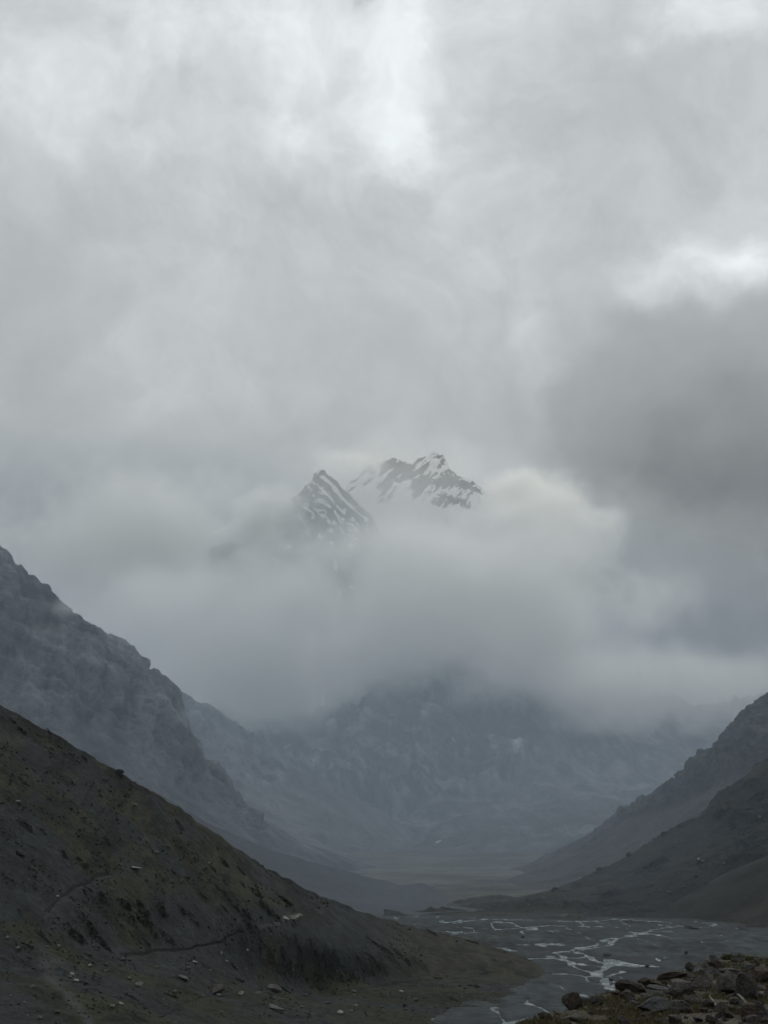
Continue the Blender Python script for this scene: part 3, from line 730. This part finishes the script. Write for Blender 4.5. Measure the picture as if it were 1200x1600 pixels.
KN = [ # px, py(base), w, h, kind, colour, tilt, label
 (897, 1566, 34, 27, 'boulder', 'brown', .1, 'dark brown rounded boulder alone at the left end of the knoll crest'),
 (914, 1569, 28, 11, 'boulder', 'grey', 0, 'low grey stone tucked right of the dark rounded boulder'),
 (985, 1549, 46, 17, 'slab', 'brown', .18, 'dark brown broken slab on the crest above the river bend'),
 (1022, 1544, 44, 9, 'slab', 'grey', .22, 'upper long grey slab of three sloping to the right'),
 (1034, 1549, 44, 8, 'slab', 'blue', .24, 'middle long grey slab of three sloping to the right'),
 (1028, 1556, 40, 8, 'slab', 'grey', .26, 'lowest long grey slab of three sloping to the right'),
 (1052, 1530, 48, 13, 'slab', 'brown', -.18, 'dark flat slab jutting over the crest toward the river'),
 (1086, 1520, 34, 9, 'slab', 'blue', -.3, 'thin blue grey slab tilted up along the crest'),
 (1068, 1556, 38, 26, 'boulder', 'grey', .1, 'rounded dark grey boulder below the jutting flat slab'),
 (1098, 1544, 36, 24, 'block', 'grey', -.1, 'pale faced block right of the rounded grey boulder'),
 (1107, 1508, 10, 10, 'boulder', 'pale', 0, 'small round pale stone perched on the crest left of the shrub'),
 (1118, 1512, 24, 13, 'block', 'brown', .2, 'brown crest block just below the shrub'),
 (1148, 1522, 46, 9, 'slab', 'grey', .1, 'flat pale grey slab beneath the crest shrub'),
 (1142, 1556, 44, 38, 'slab', 'grey', -.55, 'large grey slab leaning left on the right side of the knoll'),
 (1166, 1562, 42, 42, 'block', 'grey', -.5, 'largest tilted grey block with a shadowed right face'),
 (1182, 1514, 12, 15, 'block', 'brown', .1, 'small dark upright rock near the right end of the crest'),
 (1194, 1536, 30, 24, 'boulder', 'brown', .1, 'dark brown boulder cut by the right edge of the photo'),
 (1026, 1582, 58, 24, 'slab', 'blue', -.14, 'long low blue grey slab half sunk in the turf'),
 (1062, 1582, 34, 20, 'boulder', 'grey', .1, 'grey boulder touching the right end of the long low slab'),
 (1083, 1567, 28, 14, 'block', 'grey', .2, 'flat topped grey block above the long low slab'),
 (1012, 1561, 22, 9, 'slab', 'pale', .1, 'small pale topped stone left of the long sloping slabs'),
 (962, 1556, 20, 8, 'slab', 'brown', .1, 'thin brown stone on the crest left of the broken slab'),
 (1196, 1497, 12, 5, 'slab', 'pale', 0, 'white flat stone at the far right end of the crest'),
 (1192, 1556, 22, 7, 'slab', 'pale', .1, 'pale thin slab near the right edge under the brown boulder'),
 (872, 1585, 16, 8, 'block', 'pale', 0, 'small pale block low on the left slope of the knoll'),
 (893, 1595, 32, 12, 'boulder', 'grey', 0, 'low grey boulder at the bottom left of the knoll'),
 (850, 1590, 22, 9, 'slab', 'brown', 0, 'leftmost brown stone at the foot of the knoll'),
 (930, 1572, 22, 9, 'block', 'grey', 0, 'grey stone in turf between the round boulder and broken slab'),
 (1040, 1601, 14, 8, 'block', 'pale', 0, 'pale yellowish chip at the bottom edge of the knoll'),
 (1054, 1599, 12, 7, 'block', 'pale', 0, 'pale chip right of the other at the bottom edge'),
 (1110, 1576, 26, 14, 'slab', 'brown', .3, 'brown slab below the leaning grey slab'),
 (1176, 1588, 40, 22, 'boulder', 'brown', .1, 'brown boulder low in the right corner of the knoll'),
 (1134, 1590, 24, 16, 'block', 'brown', .1, 'dark brown block left of the right corner boulder'),
]
for (px, py, ww_, hh_, kd, mt, tl, lb) in KN:
    rock(px, py, ww_, hh_, kd, mt, T_K, 'slab_rock' if kd == 'slab' else 'boulder', lb, 'rock', tilt=tl)
rk = random.Random(5); cnt = 0
while cnt < 190:
    px = rk.uniform(815, 1205); py = rk.uniform(1498, 1604)
    loc, nor = hit(px, py, T_K)
    if loc is None or loc.y > 60: continue
    if rk.random() > .35 + .65 * (px - 815) / 390: continue
    sz = 4 + 20 * rk.random() ** 2.3
    kd = rk.choice(('boulder', 'block', 'slab', 'slab', 'shard')); mt = rk.choices(('grey', 'brown', 'pale', 'blue'), (5, 5, 1.2, 2))[0]
    rock(px, py, sz, sz * rk.uniform(.35, .75), kd, mt, T_K, 'stone', f'small {CN[mt]} {KNM[kd]} lying loose on the mossy knoll', 'stone', f'{CN[mt]} {KNM[kd]}s lying loose on the knoll', tilt=rk.uniform(-.5, .5)); cnt += 1

cnt = 0
while cnt < 38:
    px = rk.uniform(985, 1200); py = rk.uniform(1506, 1602)
    loc, nor = hit(px, py, T_K)
    if loc is None or loc.y > 60: continue
    sz = 10 + 15 * rk.random() ** 1.5
    kd = rk.choice(('block', 'slab', 'slab', 'shard')); mt = rk.choices(('grey', 'brown', 'blue'), (4, 5, 2))[0]
    rock(px, py, sz, sz * rk.uniform(.35, .6), kd, mt, T_K, 'stone', f'medium {CN[mt]} {KNM[kd]} in the jumble on the right half of the knoll', 'rock', f'medium {CN[mt]} {KNM[kd]}s jumbled on the right half of the knoll', tilt=rk.uniform(-.6, .5), sinkf=.4); cnt += 1

# turf: short blades, nobody could count them
def turf():
    r = np.random.RandomState(3); V = []; Cc = []; k = 0
    n = 20000
    while k < n:
        px = r.uniform(790, 1215); py = r.uniform(1490, 1606)
        loc, nor = hit(px, py, T_K)
        if loc is None or loc.y > 58: k += 1; continue
        g = math.sin(loc.x * 1.9 + 1.3 * math.sin(loc.y * 1.1)) + math.sin(loc.y * 2.3 + loc.x * .7)
        if g < -.3: k += 1; continue
        base = (.070, .066, .030) if r.rand() < .6 else (.105, .088, .052)
        for _ in range(3):
            a = r.uniform(0, 6.28); h = r.uniform(.025, .085); wd = r.uniform(.006, .014); ox, oy = r.normal(0, .05, 2)
            dx, dy = math.cos(a) * wd, math.sin(a) * wd; lx, ly = r.normal(0, .03, 2)
            bx, by, bz = loc.x + ox, loc.y + oy, loc.z - .01
            V += [(bx - dx, by - dy, bz), (bx + dx, by + dy, bz), (bx + lx, by + ly, bz + h)]
            f = r.uniform(.7, 1.3); Cc += [tuple(f * q for q in base)] * 3
        k += 1
    V = np.array(V); Fc = np.arange(len(V)).reshape(-1, 3)
    o = mesh_from('grass', V, Fc, terrain_mat('grass_blade', .3, .0, .2), np.array(Cc), smooth=False)
    tag(o, 'short olive grass blades between the stones of the knoll', 'grass', kind='stuff')
turf()

# ------------------------------------------------------------------ shrubs
LEAF = plain_mat('shrub_leaf', (.017, .022, .016), .9, .3, 3, 0)
LEAF2 = plain_mat('crest_shrub_leaf', (.060, .062, .026), .85, .4, 6, 0)
TWIG = plain_mat('twig', (.10, .085, .07), .95, .3, 8, 0)
def bush_mesh(name, seed, n, size, mat, flat=.55):
    r = random.Random(seed); V = []; Fc = []
    clumps = [(Vector((r.uniform(-.75, .75), r.uniform(-.7, .7), r.uniform(.05, .5) * flat)), r.uniform(.22, .42)) for _ in range(13)]
    for _ in range(n):
        c, rad = r.choice(clumps); dv = Vector((r.gauss(0, 1), r.gauss(0, 1), r.gauss(0, 1))).normalized() * rad * r.uniform(.65, 1.05)
        p = c + Vector((dv.x, dv.y, dv.z * .8)); p.z = max(p.z, -.1)
        e = Euler((r.uniform(0, 6), r.uniform(0, 6), r.uniform(0, 6))).to_matrix(); s = size * r.uniform(.6, 1.3)
        b = len(V); V += [p + e @ Vector((-s * .5, 0, 0)), p + e @ Vector((0, -s * .35, 0)), p + e @ Vector((s * .6, 0, 0)), p + e @ Vector((0, s * .35, 0))]; Fc.append((b, b + 1, b + 2, b + 3))
    me = bpy.data.meshes.new(name); me.from_pydata([tuple(v) for v in V], [], Fc); me.update(); me.materials.append(mat); return me
BUSH = [bush_mesh('shrub', 40 + i, 420, .17, LEAF) for i in range(5)]
def shrub(px, py, wpx, hpx, label, group=None, diag=0.):
    loc, nor = hit(px, py, T_H)
    if loc is None: return
    o = bpy.data.objects.new('shrub', random.choice(BUSH)); COL.objects.link(o)
    s = loc.y / F; o.location = loc
    if nor.z < 0: nor = -nor
    q = Vector((0, 0, 1)).rotation_difference(nor)
    # long axis lies down the slope
    down = Vector((nor.x, nor.y, 0)); az = math.atan2(down.y, down.x) if down.length > 1e-3 else 0
    o.rotation_euler = (q @ Euler((0, 0, az + random.uniform(-.6, .6))).to_quaternion()).to_euler()
    L = wpx * s / 2 * 1.15
    o.scale = (L * (1 + diag), L * random.uniform(.75, 1.0), max(hpx * s * .45, L * .3))
    return tag(o, label, 'shrub', group)
SH = [(32,1337,16,13,'dark isolated shrub high on the bare slope near the left edge'),(40,1290,24,11,'dark shrub low on the stony band at the upper left'),(100,1335,14,9,'shrub alone on the brown slope above the gravel gully'),
 (127,1347,20,13,'dark shrub right above the head of the gravel gully'),(160,1403,22,14,'upper left bush of the dark row below the gully'),(195,1413,22,18,'second bush of the dark row below the gully'),(222,1420,24,18,'third bush of the dark row below the gully'),
 (252,1422,28,20,'widest bush at the right end of the dark row'),(227,1441,36,20,'broad dark bush under the middle of the bush row'),(140,1447,38,18,'long dark bush right of the gravel wash'),(120,1464,30,22,'big dark bush beside the gravel wash foot'),
 (157,1472,36,20,'big dark bush just above the loose pale stones'),(285,1424,18,12,'small bush right of the dark row on brown turf'),(303,1437,24,10,'flat bush above the dark cut bank'),(240,1460,18,12,'round bush above the left end of the cut bank'),
 (262,1466,26,12,'low bush above the middle of the cut bank'),(333,1358,12,7,'small bush just under the ridge path'),(350,1348,18,9,'bush near the skyline ridge of the hillside'),(377,1362,16,9,'bush on the ridge right of its neighbour'),
 (400,1395,22,12,'bush above the grey scree fan'),(443,1406,26,14,'darkest bush over the head of the pale outcrop'),(417,1424,30,16,'bush left above the pale outcrop'),(430,1433,22,12,'bush touching the pale outcrop on its left'),(388,1438,34,20,'broad bush left of the path to the pale outcrop')]
for a in SH: shrub(a[0], a[1], a[2] * 1.2, a[3] * 1.25, a[4])
for (px, py, ww_, hh_) in ((467,1485,26,8),(492,1492,28,8),(525,1497,20,7),(517,1521,40,12),(505,1512,30,10),(447,1499,30,13),(425,1499,22,8),(493,1532,34,13),(475,1524,26,11),(553,1528,22,8),(597,1482,26,8),(606,1490,26,7),(628,1495,28,8),(583,1500,26,7),(598,1513,22,7),(580,1517,20,7),(590,1477,22,8),(565,1506,20,6),(573,1535,14,5),(470,1500,24,8),(440,1516,20,9),(500,1545,20,7)):
    shrub(px, py, ww_, hh_, 'elongated dark shrub streak running down the lower scree slope', 'elongated shrubs on the lower scree slope', diag=.7)
rs = random.Random(9)
n_ = 0
while n_ < 150:
    px = rs.uniform(0, 760); py = rs.uniform(1120, 1560)
    loc, nor = hit(px, py, T_H)
    if loc is None or loc.y < 560: continue
    if abs(px - 540) < 80 and 1430 < py < 1510: continue
    if vnoise(np.array([(px / 45, py / 45, 3.3)]), 5)[0] < -.1: continue
    sz = 4 + 14 * rs.random() ** 2.4
    shrub(px, py, sz, sz * .6, 'small dark shrub among many dotted over the hillside', 'small shrubs dotted over the hillside', diag=rs.uniform(0, .35)); n_ += 1

def crest_shrub(px, py, wpx, hpx, label):
    loc, nor = hit(px, py, T_K); s = loc.y / F
    root = bpy.data.objects.new('crest_shrub', None); COL.objects.link(root); root.location = loc; tag(root, label, 'shrub')
    o = bpy.data.objects.new('foliage', bush_mesh('foliage', 77 + int(px), 900, .13, LEAF2, .8)); COL.objects.link(o); o.parent = root
    o.scale = (wpx * s / 2, wpx * s / 3, hpx * s)
    for i in range(3):
        me = bpy.data.meshes.new('stem'); bm = bmesh.new()
        bmesh.ops.create_cone(bm, segments=6, radius1=.018, radius2=.006, depth=.4, cap_ends=True); bm.to_mesh(me); bm.free(); me.materials.append(TWIG)
        st = bpy.data.objects.new('stem', me); COL.objects.link(st); st.parent = root; st.location = ((i - 1) * .12, 0, .02); st.rotation_euler = (.3 * (i - 1), .5 * (i - 1), 0)
crest_shrub(1143, 1499, 42, 13, 'olive green low shrub growing on the crest of the knoll')
crest_shrub(1168, 1500, 22, 8, 'smaller browner shrub right of the crest shrub')

# dead branch lying between the leaning slabs
def branch(pts, r0, label):
    V, Fc = [], []; seg = 7; L = []
    for px, py, up in pts:
        loc, nor = hit(px, py, T_K); L.append(loc + Vector((0, 0, up)))
    n = len(L)
    for i, p in enumerate(L):
        tdir = (L[min(i + 1, n - 1)] - L[max(i - 1, 0)]).normalized(); a = tdir.orthogonal().normalized(); b = tdir.cross(a); rad = r0 * (1 - .75 * i / (n - 1))
        for k in range(seg):
            t = 2 * math.pi * k / seg; V.append(tuple(p + a * math.cos(t) * rad + b * math.sin(t) * rad))
    for i in range(n - 1):
        for k in range(seg): Fc.append((i * seg + k, i * seg + (k + 1) % seg, (i + 1) * seg + (k + 1) % seg, (i + 1) * seg + k))
    me = bpy.data.meshes.new('dead_branch'); me.from_pydata(V, [], Fc); me.update(); me.materials.append(R_PALE)
    o = bpy.data.objects.new('dead_branch', me); COL.objects.link(o); tag(o, label, 'branch')
branch([(1172, 1580, .04), (1166, 1575, .07), (1160, 1569, .10), (1154, 1563, .10), (1151, 1560, .08)], .035, 'pale dead branch lying below the largest tilted grey block')
branch([(1122, 1580, .04), (1117, 1576, .08), (1112, 1572, .12), (1109, 1568, .14)], .025, 'shorter pale dead branch left of the other one')

# ------------------------------------------------------------------ rocks of the hillside, slope and river bed
HB = [(187, 1209, 13, 8, 'slab', 'dark', 0, 'dark table shaped boulder standing on the hillside skyline'),
 (338, 1553, 28, 16, 'block', 'grey', -.35, 'roof shaped grey boulder with a dark overhang near the bottom'),
 (428, 1550, 24, 11, 'boulder', 'dull', .3, 'pale rounded boulder right of the roof shaped boulder'),
 (432, 1580, 26, 8, 'slab', 'dull', .35, 'pale sloping slab below the pale rounded boulder'),
 (287, 1531, 18, 6, 'slab', 'dull', .4, 'thin pale slab left of the roof shaped boulder'),
 (376, 1555, 9, 7, 'block', 'pale', 0, 'small white stone between the two big lower boulders'),
 (404, 1552, 22, 3, 'slab', 'dull', -.05, 'flat pale strip of rock beside the small white stone'),
 (458, 1437, 24, 8, 'block', 'pale', -.08, 'largest pale block of the bright outcrop on the scree fan'),
 (447, 1438, 12, 7, 'block', 'pale', 0, 'pale block at the left end of the bright outcrop'),
 (468, 1433, 10, 6, 'boulder', 'pale', .1, 'pale block at the right end of the bright outcrop'),
 (113, 1523, 8, 4, 'block', 'pale', 0, 'uppermost white stone of the trail beside the cart track'),
 (110, 1528, 7, 4, 'block', 'pale', 0, 'second white stone of the trail beside the cart track'),
 (118, 1534, 9, 5, 'block', 'pale', 0, 'third and broadest white stone beside the cart track'),
 (93, 1480, 6, 4, 'boulder', 'pale', 0, 'white stone at the foot of the gravel wash'),
 (74, 1481, 5, 4, 'boulder', 'pale', 0, 'white stone left of the other at the wash foot'),
 (12, 1466, 6, 4, 'boulder', 'pale', 0, 'white stone near the left edge of the photo'),
 (140, 1510, 7, 4, 'boulder', 'pale', 0, 'white stone in dark grass above the cart track'),
 (52, 1543, 9, 4, 'slab', 'pale', 0, 'flat white stone on the turf left of the cart track'),
 (74, 1541, 6, 4, 'boulder', 'pale', 0, 'white stone at the left edge of the cart track'),
 (176, 1574, 7, 5, 'boulder', 'pale', 0, 'white stone on green turf right of the cart track'),
 (217, 1542, 14, 8, 'boulder', 'grey', 0, 'grey boulder in a dark hollow right of the cart track'),
 (212, 1358, 18, 5, 'block', 'grey', 0, 'grey rock with dark holes at the top of the gully path'),
 (245, 1333, 6, 4, 'boulder', 'pale', 0, 'pale stone high on the hillside above the gully'),
 (345, 1492, 5, 6, 'block', 'grey', 0, 'small grey upright stone below the cut bank'),
 (386, 1486, 5, 4, 'block', 'pale', 0, 'pale stone below the right end of the cut bank'),
 (210, 1258, 10, 3, 'slab', 'grey', 0, 'flat grey stone under the skyline boulder'),
 (28, 1254, 9, 4, 'slab', 'grey', 0, 'flat grey stone high at the left edge')]
for (px, py, ww_, hh_, kd, mt, tl, lb) in HB:
    rock(px, py, ww_, hh_, kd, mt, T_H, 'boulder', lb, 'boulder', tilt=tl, sinkf=.15)
loc, _ = hit(187, 1214, T_H)
rock(189, 1214, 6, 7, 'block', 'dark', T_H, 'boulder', 'small dark block propping up the table shaped boulder', 'boulder', sinkf=.1)
n_ = 0
while n_ < 105:
    px = rs.uniform(0, 780); py = rs.uniform(1240, 1600)
    k = sst(np.array(py), 1430, 1540) * .9 + .12
    if rs.random() > k: continue
    loc, nor = hit(px, py, T_H)
    if loc is None: continue
    if px > 480 and py < 1550: continue
    sz = 3 + 6 * rs.random() ** 3
    kd, mt = rs.choice(('boulder', 'block', 'slab')), rs.choices(('grey', 'pale', 'brown', 'blue'), (5, 2.2, 2, 2))[0]
    rock(px, py, sz, sz * rs.uniform(.4, .7), kd, mt, T_H, 'stone', f'tiny {CN[mt]} {KNM[kd]} strewn over the foot of the hillside', 'stone', f'{CN[mt]} {KNM[kd]}s strewn over the foot of the hillside', sinkf=.1); n_ += 1

def rubble(name, label, tree, n, box, smin, smax, colr, accept, seed):
    r = random.Random(seed); V = []; Fc = []; C = []
    base = [(1,0,0),(-1,0,0),(0,1,0),(0,-1,0),(0,0,1),(0,0,-1)]
    tri = [(0,2,4),(2,1,4),(1,3,4),(3,0,4),(2,0,5),(1,2,5),(3,1,5),(0,3,5)]
    rn = np.random.RandomState(seed)
    X = rn.uniform(box[0], box[2], n); Y = rn.uniform(box[1], box[3], n); keep = accept(X, Y, rn.rand(n))
    for px, py in zip(X[keep], Y[keep]):
        loc, nor = hit(px, py, tree)
        if loc is None or (tree is T_K and loc.y > 75): continue
        s = r.uniform(smin, smax) * loc.y / F * .5; e = Euler((r.uniform(-.6, .6), r.uniform(-.6, .6), r.uniform(0, 6))).to_matrix(); b = len(V)
        sx, sy, sz = s * r.uniform(.7, 1.4), s * r.uniform(.6, 1.1), s * r.uniform(.35, .8)
        for q in base: V.append(tuple(loc + e @ Vector((q[0] * sx + r.uniform(-.3, .3) * s, q[1] * sy + r.uniform(-.3, .3) * s, q[2] * sz))))
        Fc += [(b + i, b + j, b + l) for i, j, l in tri]; c = r.choice(colr); f = r.uniform(.6, 1.35); C += [tuple(f * q for q in c)] * 6
    o = mesh_from(name, V, np.array(Fc), terrain_mat(name + '_stone', .3 if tree is T_K else 2, .02, .2), np.array(C), smooth=False)
    tag(o, label, name.replace('_', ' '), kind='stuff')
rubble('gravel', 'gravel and chips of stone lying between the rocks of the knoll', T_K, 12000, (800, 1490, 1210, 1606), .8, 3.4, ((.085, .08, .072), (.055, .045, .038), (.15, .14, .125)), lambda x, y, r: (vnoise(np.stack((x / 22, y / 9, 0 * x), 1), 8) > -.15) | (r < .25), 11)
rubble('rubble', 'scattered stones too small to count at the foot of the hillside', T_H, 5200, (0, 1440, 860, 1606), .7, 2.3, ((.085, .085, .085), (.05, .05, .048), (.17, .17, .165)), lambda x, y, r: (vnoise(np.stack((x / 40, y / 16, 0 * x), 1), 8) > .12) & ~((x > 430) & (x < 760) & (y < 1530)), 12)
rubble('scrub', 'low dark scrub and heath speckling the hillside', T_H, 9000, (0, 1110, 800, 1590), 2.2, 7.0, ((.018, .023, .016), (.024, .028, .018), (.030, .028, .018)), lambda x, y, r: (fbm(np.stack(((x + y * .5) / 50, (y - x * .6) / 22, 0 * x), 1), 3) > .03) & ~((x > 440) & (x < 600) & (y > 1425) & (y < 1515)), 14)
rubble('turf_tufts', 'paler dry grass tufts speckling the hillside', T_H, 5000, (0, 1110, 860, 1600), 1.2, 3.0, ((.045, .040, .026), (.050, .046, .034)), lambda x, y, r: (fbm(np.stack(((x + y * .5) / 60, (y - x * .6) / 26, 0 * x + 9), 1), 3) > 0) & ~((x > 440) & (x < 600) & (y > 1425) & (y < 1515)), 15)
for (px, py, ww_, hh_, mt, lb) in ((1037,1305,8,6,'dark','uppermost dark boulder on the skyline of the right slope'),(981,1336,9,7,'dark','middle dark boulder on the skyline of the right slope'),(936,1360,10,5,'dark','lowest dark boulder on the skyline of the right slope'),
  (867,1390,8,4,'dark','dark boulder where the right slope flattens out'),(1091,1345,6,5,'pale','left pale boulder of a pair on the right slope'),(1099,1349,7,5,'grey','right grey boulder of a pair on the right slope'),(1055,1318,4,3,'pale','pale stone above the pair of boulders'),
  (1032,1392,6,3,'grey','left grey stone low on the right slope'),(1046,1396,8,4,'grey','right grey stone low on the right slope'),(1067,1387,5,3,'grey','grey stone above the low grey stones'),(1187,1278,5,4,'grey','grey stone high near the right edge')):
    rock(px, py, ww_, hh_, 'boulder', mt, T_R, 'boulder', lb, 'boulder', sinkf=.1)
n_ = 0
while n_ < 70:
    px = rs.uniform(720, 1200); py = rs.uniform(1240, 1430)
    loc, nor = hit(px, py, T_R)
    if loc is None: continue
    sz = 1.8 + 4 * rs.random() ** 3
    rock(px, py, sz, sz * .6, 'boulder', rs.choices(('grey', 'dark', 'blue'), (4, 5, 3))[0], T_R, 'boulder', 'small boulder among many dotted over the dark right slope', 'boulder', 'boulders dotted over the right slope', sinkf=.1); n_ += 1
for (px, py, ww_, hh_, lb) in ((948,1494,13,4,'flat dark boulder in midstream of the gravel plain'),(1072,1491,6,5,'small dark boulder alone on the gravel plain'),(955,1534,7,5,'dark boulder among the nearest white rapids'),(1011,1512,7,5,'dark boulder on the gravel right of the rapids'),(1180,1432,5,4,'dark boulder at the far right edge of the plain'),(817,1466,6,3,'dark boulder on the left gravel bank')):
    rock(px, py, ww_, hh_, 'boulder', 'dark', T_G, 'boulder', lb, 'boulder', sinkf=.0)

# ------------------------------------------------------------------ snow patches left on the central mountain
SNOW = plain_mat('old_snow', (.45, .46, .47), .7, .08, .05, 0)
T_C = bvh_of(bpy.data.objects['central_mountain'])
for pts, lb in (([(443,1170,.4),(449,1166,.8),(455,1163,.4)], 'thin snow streak at the left foot of the central mountain'),
                ([(535,1190,.3),(541,1187,.7),(546,1184,.3)], 'short snow streak left of the fluted face'),
                ([(608,1120,.4),(612,1117,.9),(615,1115,.4)], 'snow fleck high up just under the cloud'),
                ([(706,1152,.4),(709,1157,.9),(711,1160,.3)], 'snow fleck left of the long pale gully'),
                ([(692,1180,.3),(695,1184,.8),(699,1188,.3)], 'lower snow fleck left of the long pale gully'),
                ([(724,1177,.5),(726,1178,1.0),(728,1179,.5)], 'round snow fleck beside the long pale gully')):
    o = ribbon('snow_patch', pts, T_C, SNOW, lift=2, n=7)
    if o: tag(o, lb, 'snow patch')
T_M = bvh_of(bpy.data.objects['moraine'])
for tr in (T_M, T_C, T_G):
    if hit(685, 1316, tr)[0] is not None and (hit(685, 1316, tr)[0].y < 5200):
        o = ribbon('snow_patch', [(680, 1318, .7), (685, 1316, 1.6), (690, 1313, .8)], tr, SNOW, lift=1.5, n=9); tag(o, 'bright white snow patch on the valley floor under the mountain', 'snow patch'); break

# ------------------------------------------------------------------ air: haze over everything, cloud banks about the summits
def vol_obj(name, V, Fc, mat):
    me = bpy.data.meshes.new(name); me.from_pydata([tuple(v) for v in V], [], Fc); me.update(); me.materials.append(mat)
    o = bpy.data.objects.new(name, me); COL.objects.link(o); return o

def haze():
    m = bpy.data.materials.new('haze_air'); m.use_nodes = True; t = NT(m.node_tree); t.n.clear()
    pv = t.new('ShaderNodeVolumePrincipled'); pv.inputs['Color'].default_value = HAZE_COL; pv.inputs['Density'].default_value = HAZE_D
    pv.inputs['Anisotropy'].default_value = 0
    out = t.new('ShaderNodeOutputMaterial'); t.l.new(pv.outputs[0], out.inputs['Volume'])
    X, y0, y1, z0, z1 = 14000, -14000, 14000, -32, 2560
    V = [(x, y, z) for x in (-X, X) for y in (y0, y1) for z in (z0, z1)]
    o = vol_obj('haze', V, [(0, 1, 3, 2), (4, 6, 7, 5), (0, 4, 5, 1), (2, 3, 7, 6), (0, 2, 6, 4), (1, 5, 7, 3)], m)
    return tag(o, 'thin blue grey air filling the valley', kind='stuff')
haze()

def cloud_mat(name, dens, nscale, erode, soft, step, squash=1.):
    """a lumpy ellipsoid of droplets: density falls off to its edge, broken up by noise"""
    m = bpy.data.materials.new(name); m.use_nodes = True; t = NT(m.node_tree); t.n.clear()
    ob = t.new('ShaderNodeTexCoord').outputs['Object']
    P = t.new('ShaderNodeNewGeometry').outputs['Position']
    n = t.noise(t.vmath('MULTIPLY', P, (1, 1, squash)), nscale, 4, .58)
    r = t.vmath('LENGTH', ob, out=1)
    v = t.math('ADD', t.math('SUBTRACT', 1.0, r), t.math('MULTIPLY', t.math('SUBTRACT', n, .5), erode))
    dn = t.math('MULTIPLY', t.remap(v, .12, .12 + soft), t.remap(r, .80, 1.0, 1., 0.))
    pv = t.new('ShaderNodeVolumePrincipled'); pv.inputs['Color'].default_value = CLOUD_COL
    t.put(pv.inputs['Density'], t.math('MULTIPLY', dn, dens)); pv.inputs['Anisotropy'].default_value = .6
    out = t.new('ShaderNodeOutputMaterial'); t.l.new(pv.outputs[0], out.inputs['Volume'])
    m.cycles.volume_step_rate = step
    return m

_bm = bmesh.new(); bmesh.ops.create_icosphere(_bm, subdivisions=3, radius=1.03)
SPH = bpy.data.meshes.new('cloud_bank'); _bm.to_mesh(SPH); _bm.free()
def bank(px, py, Y, rx, ry, depth, mat, label, name='cloud_bank'):
    """centre in the photograph at distance Y, half widths in photograph pixels at that distance, half depth in metres"""
    me = SPH.copy(); me.name = name; me.materials.clear(); me.materials.append(mat)
    o = bpy.data.objects.new(name, me); COL.objects.link(o)
    o.location = W(px, py, Y); o.scale = (rx / F * Y, depth, ry / F * Y)
    return tag(o, label, kind='stuff')

M_big = cloud_mat('cloud_big', .012, .0032, 1.9, .8, .35)
M_soft = cloud_mat('cloud_soft', .020, .0030, 1.3, 1.3, .45)
M_small = cloud_mat('cloud_small', .030, .0065, 1.3, 1.0, .5)
M_mid = cloud_mat('cloud_mid', .010, .0036, 1.9, .9, .45)
M_wisp = cloud_mat('cloud_wisp', .010, .012, 2.2, 1.0, .6)
M_veil = cloud_mat('cloud_veil', .0034, .0030, 1.3, .9, .6)
bank(660, 945, 4850, 500, 185, 420, M_big, 'low cloud wrapped about the central summit')
bank(450, 1050, 4750, 290, 110, 330, M_big, 'low cloud hanging left of the central summit')
bank(1010, 1062, 5100, 420, 100, 330, M_mid, 'cloud lying along the far right ridge')
bank(330, 980, 4700, 280, 150, 420, M_mid, 'grey cloud behind the left cliffs')
bank(750, 925, 8000, 320, 130, 400, M_big, 'bright cloud below the snow summit')
bank(205, 850, 8100, 325, 175, 400, M_soft, 'cloud at the left edge of the gap')
bank(850, 840, 8200, 170, 125, 400, M_mid, 'cloud at the right edge of the gap')
bank(420, 822, 8220, 110, 85, 190, M_small, 'scrap of cloud over the left flank of the snowy spur')
bank(812, 778, 8950, 105, 62, 200, M_small, 'scrap of cloud over the right flank of the summit')
bank(545, 722, 8830, 75, 40, 200, M_mid, 'scrap of cloud hiding the saddle between spur and summit')
bank(600, 770, 7900, 300, 150, 350, M_veil, 'thin veil of mist over the snow summit')
bank(102, 955, 2860, 42, 34, 60, M_wisp, 'small wisp of mist clinging to the left cliff edge')
bank(222, 1062, 2900, 46, 20, 50, M_wisp, 'wisp of mist below the notch of the left cliffs')
bank(75, 985, 2750, 60, 26, 50, M_wisp, 'faint mist drifting over the left cliff face')

def valley_mist():
    m = bpy.data.materials.new('valley_mist'); m.use_nodes = True; t = NT(m.node_tree); t.n.clear()
    pv = t.new('ShaderNodeVolumePrincipled'); pv.inputs['Color'].default_value = (.72, .85, 1.0, 1); pv.inputs['Density'].default_value = 8e-5
    out = t.new('ShaderNodeOutputMaterial'); t.l.new(pv.outputs[0], out.inputs['Volume'])
    for n_, (c, s, lb) in enumerate((((-900, 3500, 100), (2300, 2000, 760), 'blue rain mist before the left cliffs'), ((0, 4700, 150), (3900, 2500, 650), 'blue rain mist filling the upper valley'), ((300, 4700, 100), (3000, 1900, 420), 'denser low mist at the head of the valley'))):
        me = SPH.copy(); me.name = 'mist'; me.materials.clear()
        m2 = m.copy(); m2.node_tree.nodes['Principled Volume'].inputs['Density'].default_value = (1.9e-4, 2.8e-5, 1e-5)[n_]; me.materials.append(m2)
        o = bpy.data.objects.new('mist', me); COL.objects.link(o); o.location = c; o.scale = s
        tag(o, lb, kind='stuff')
valley_mist()
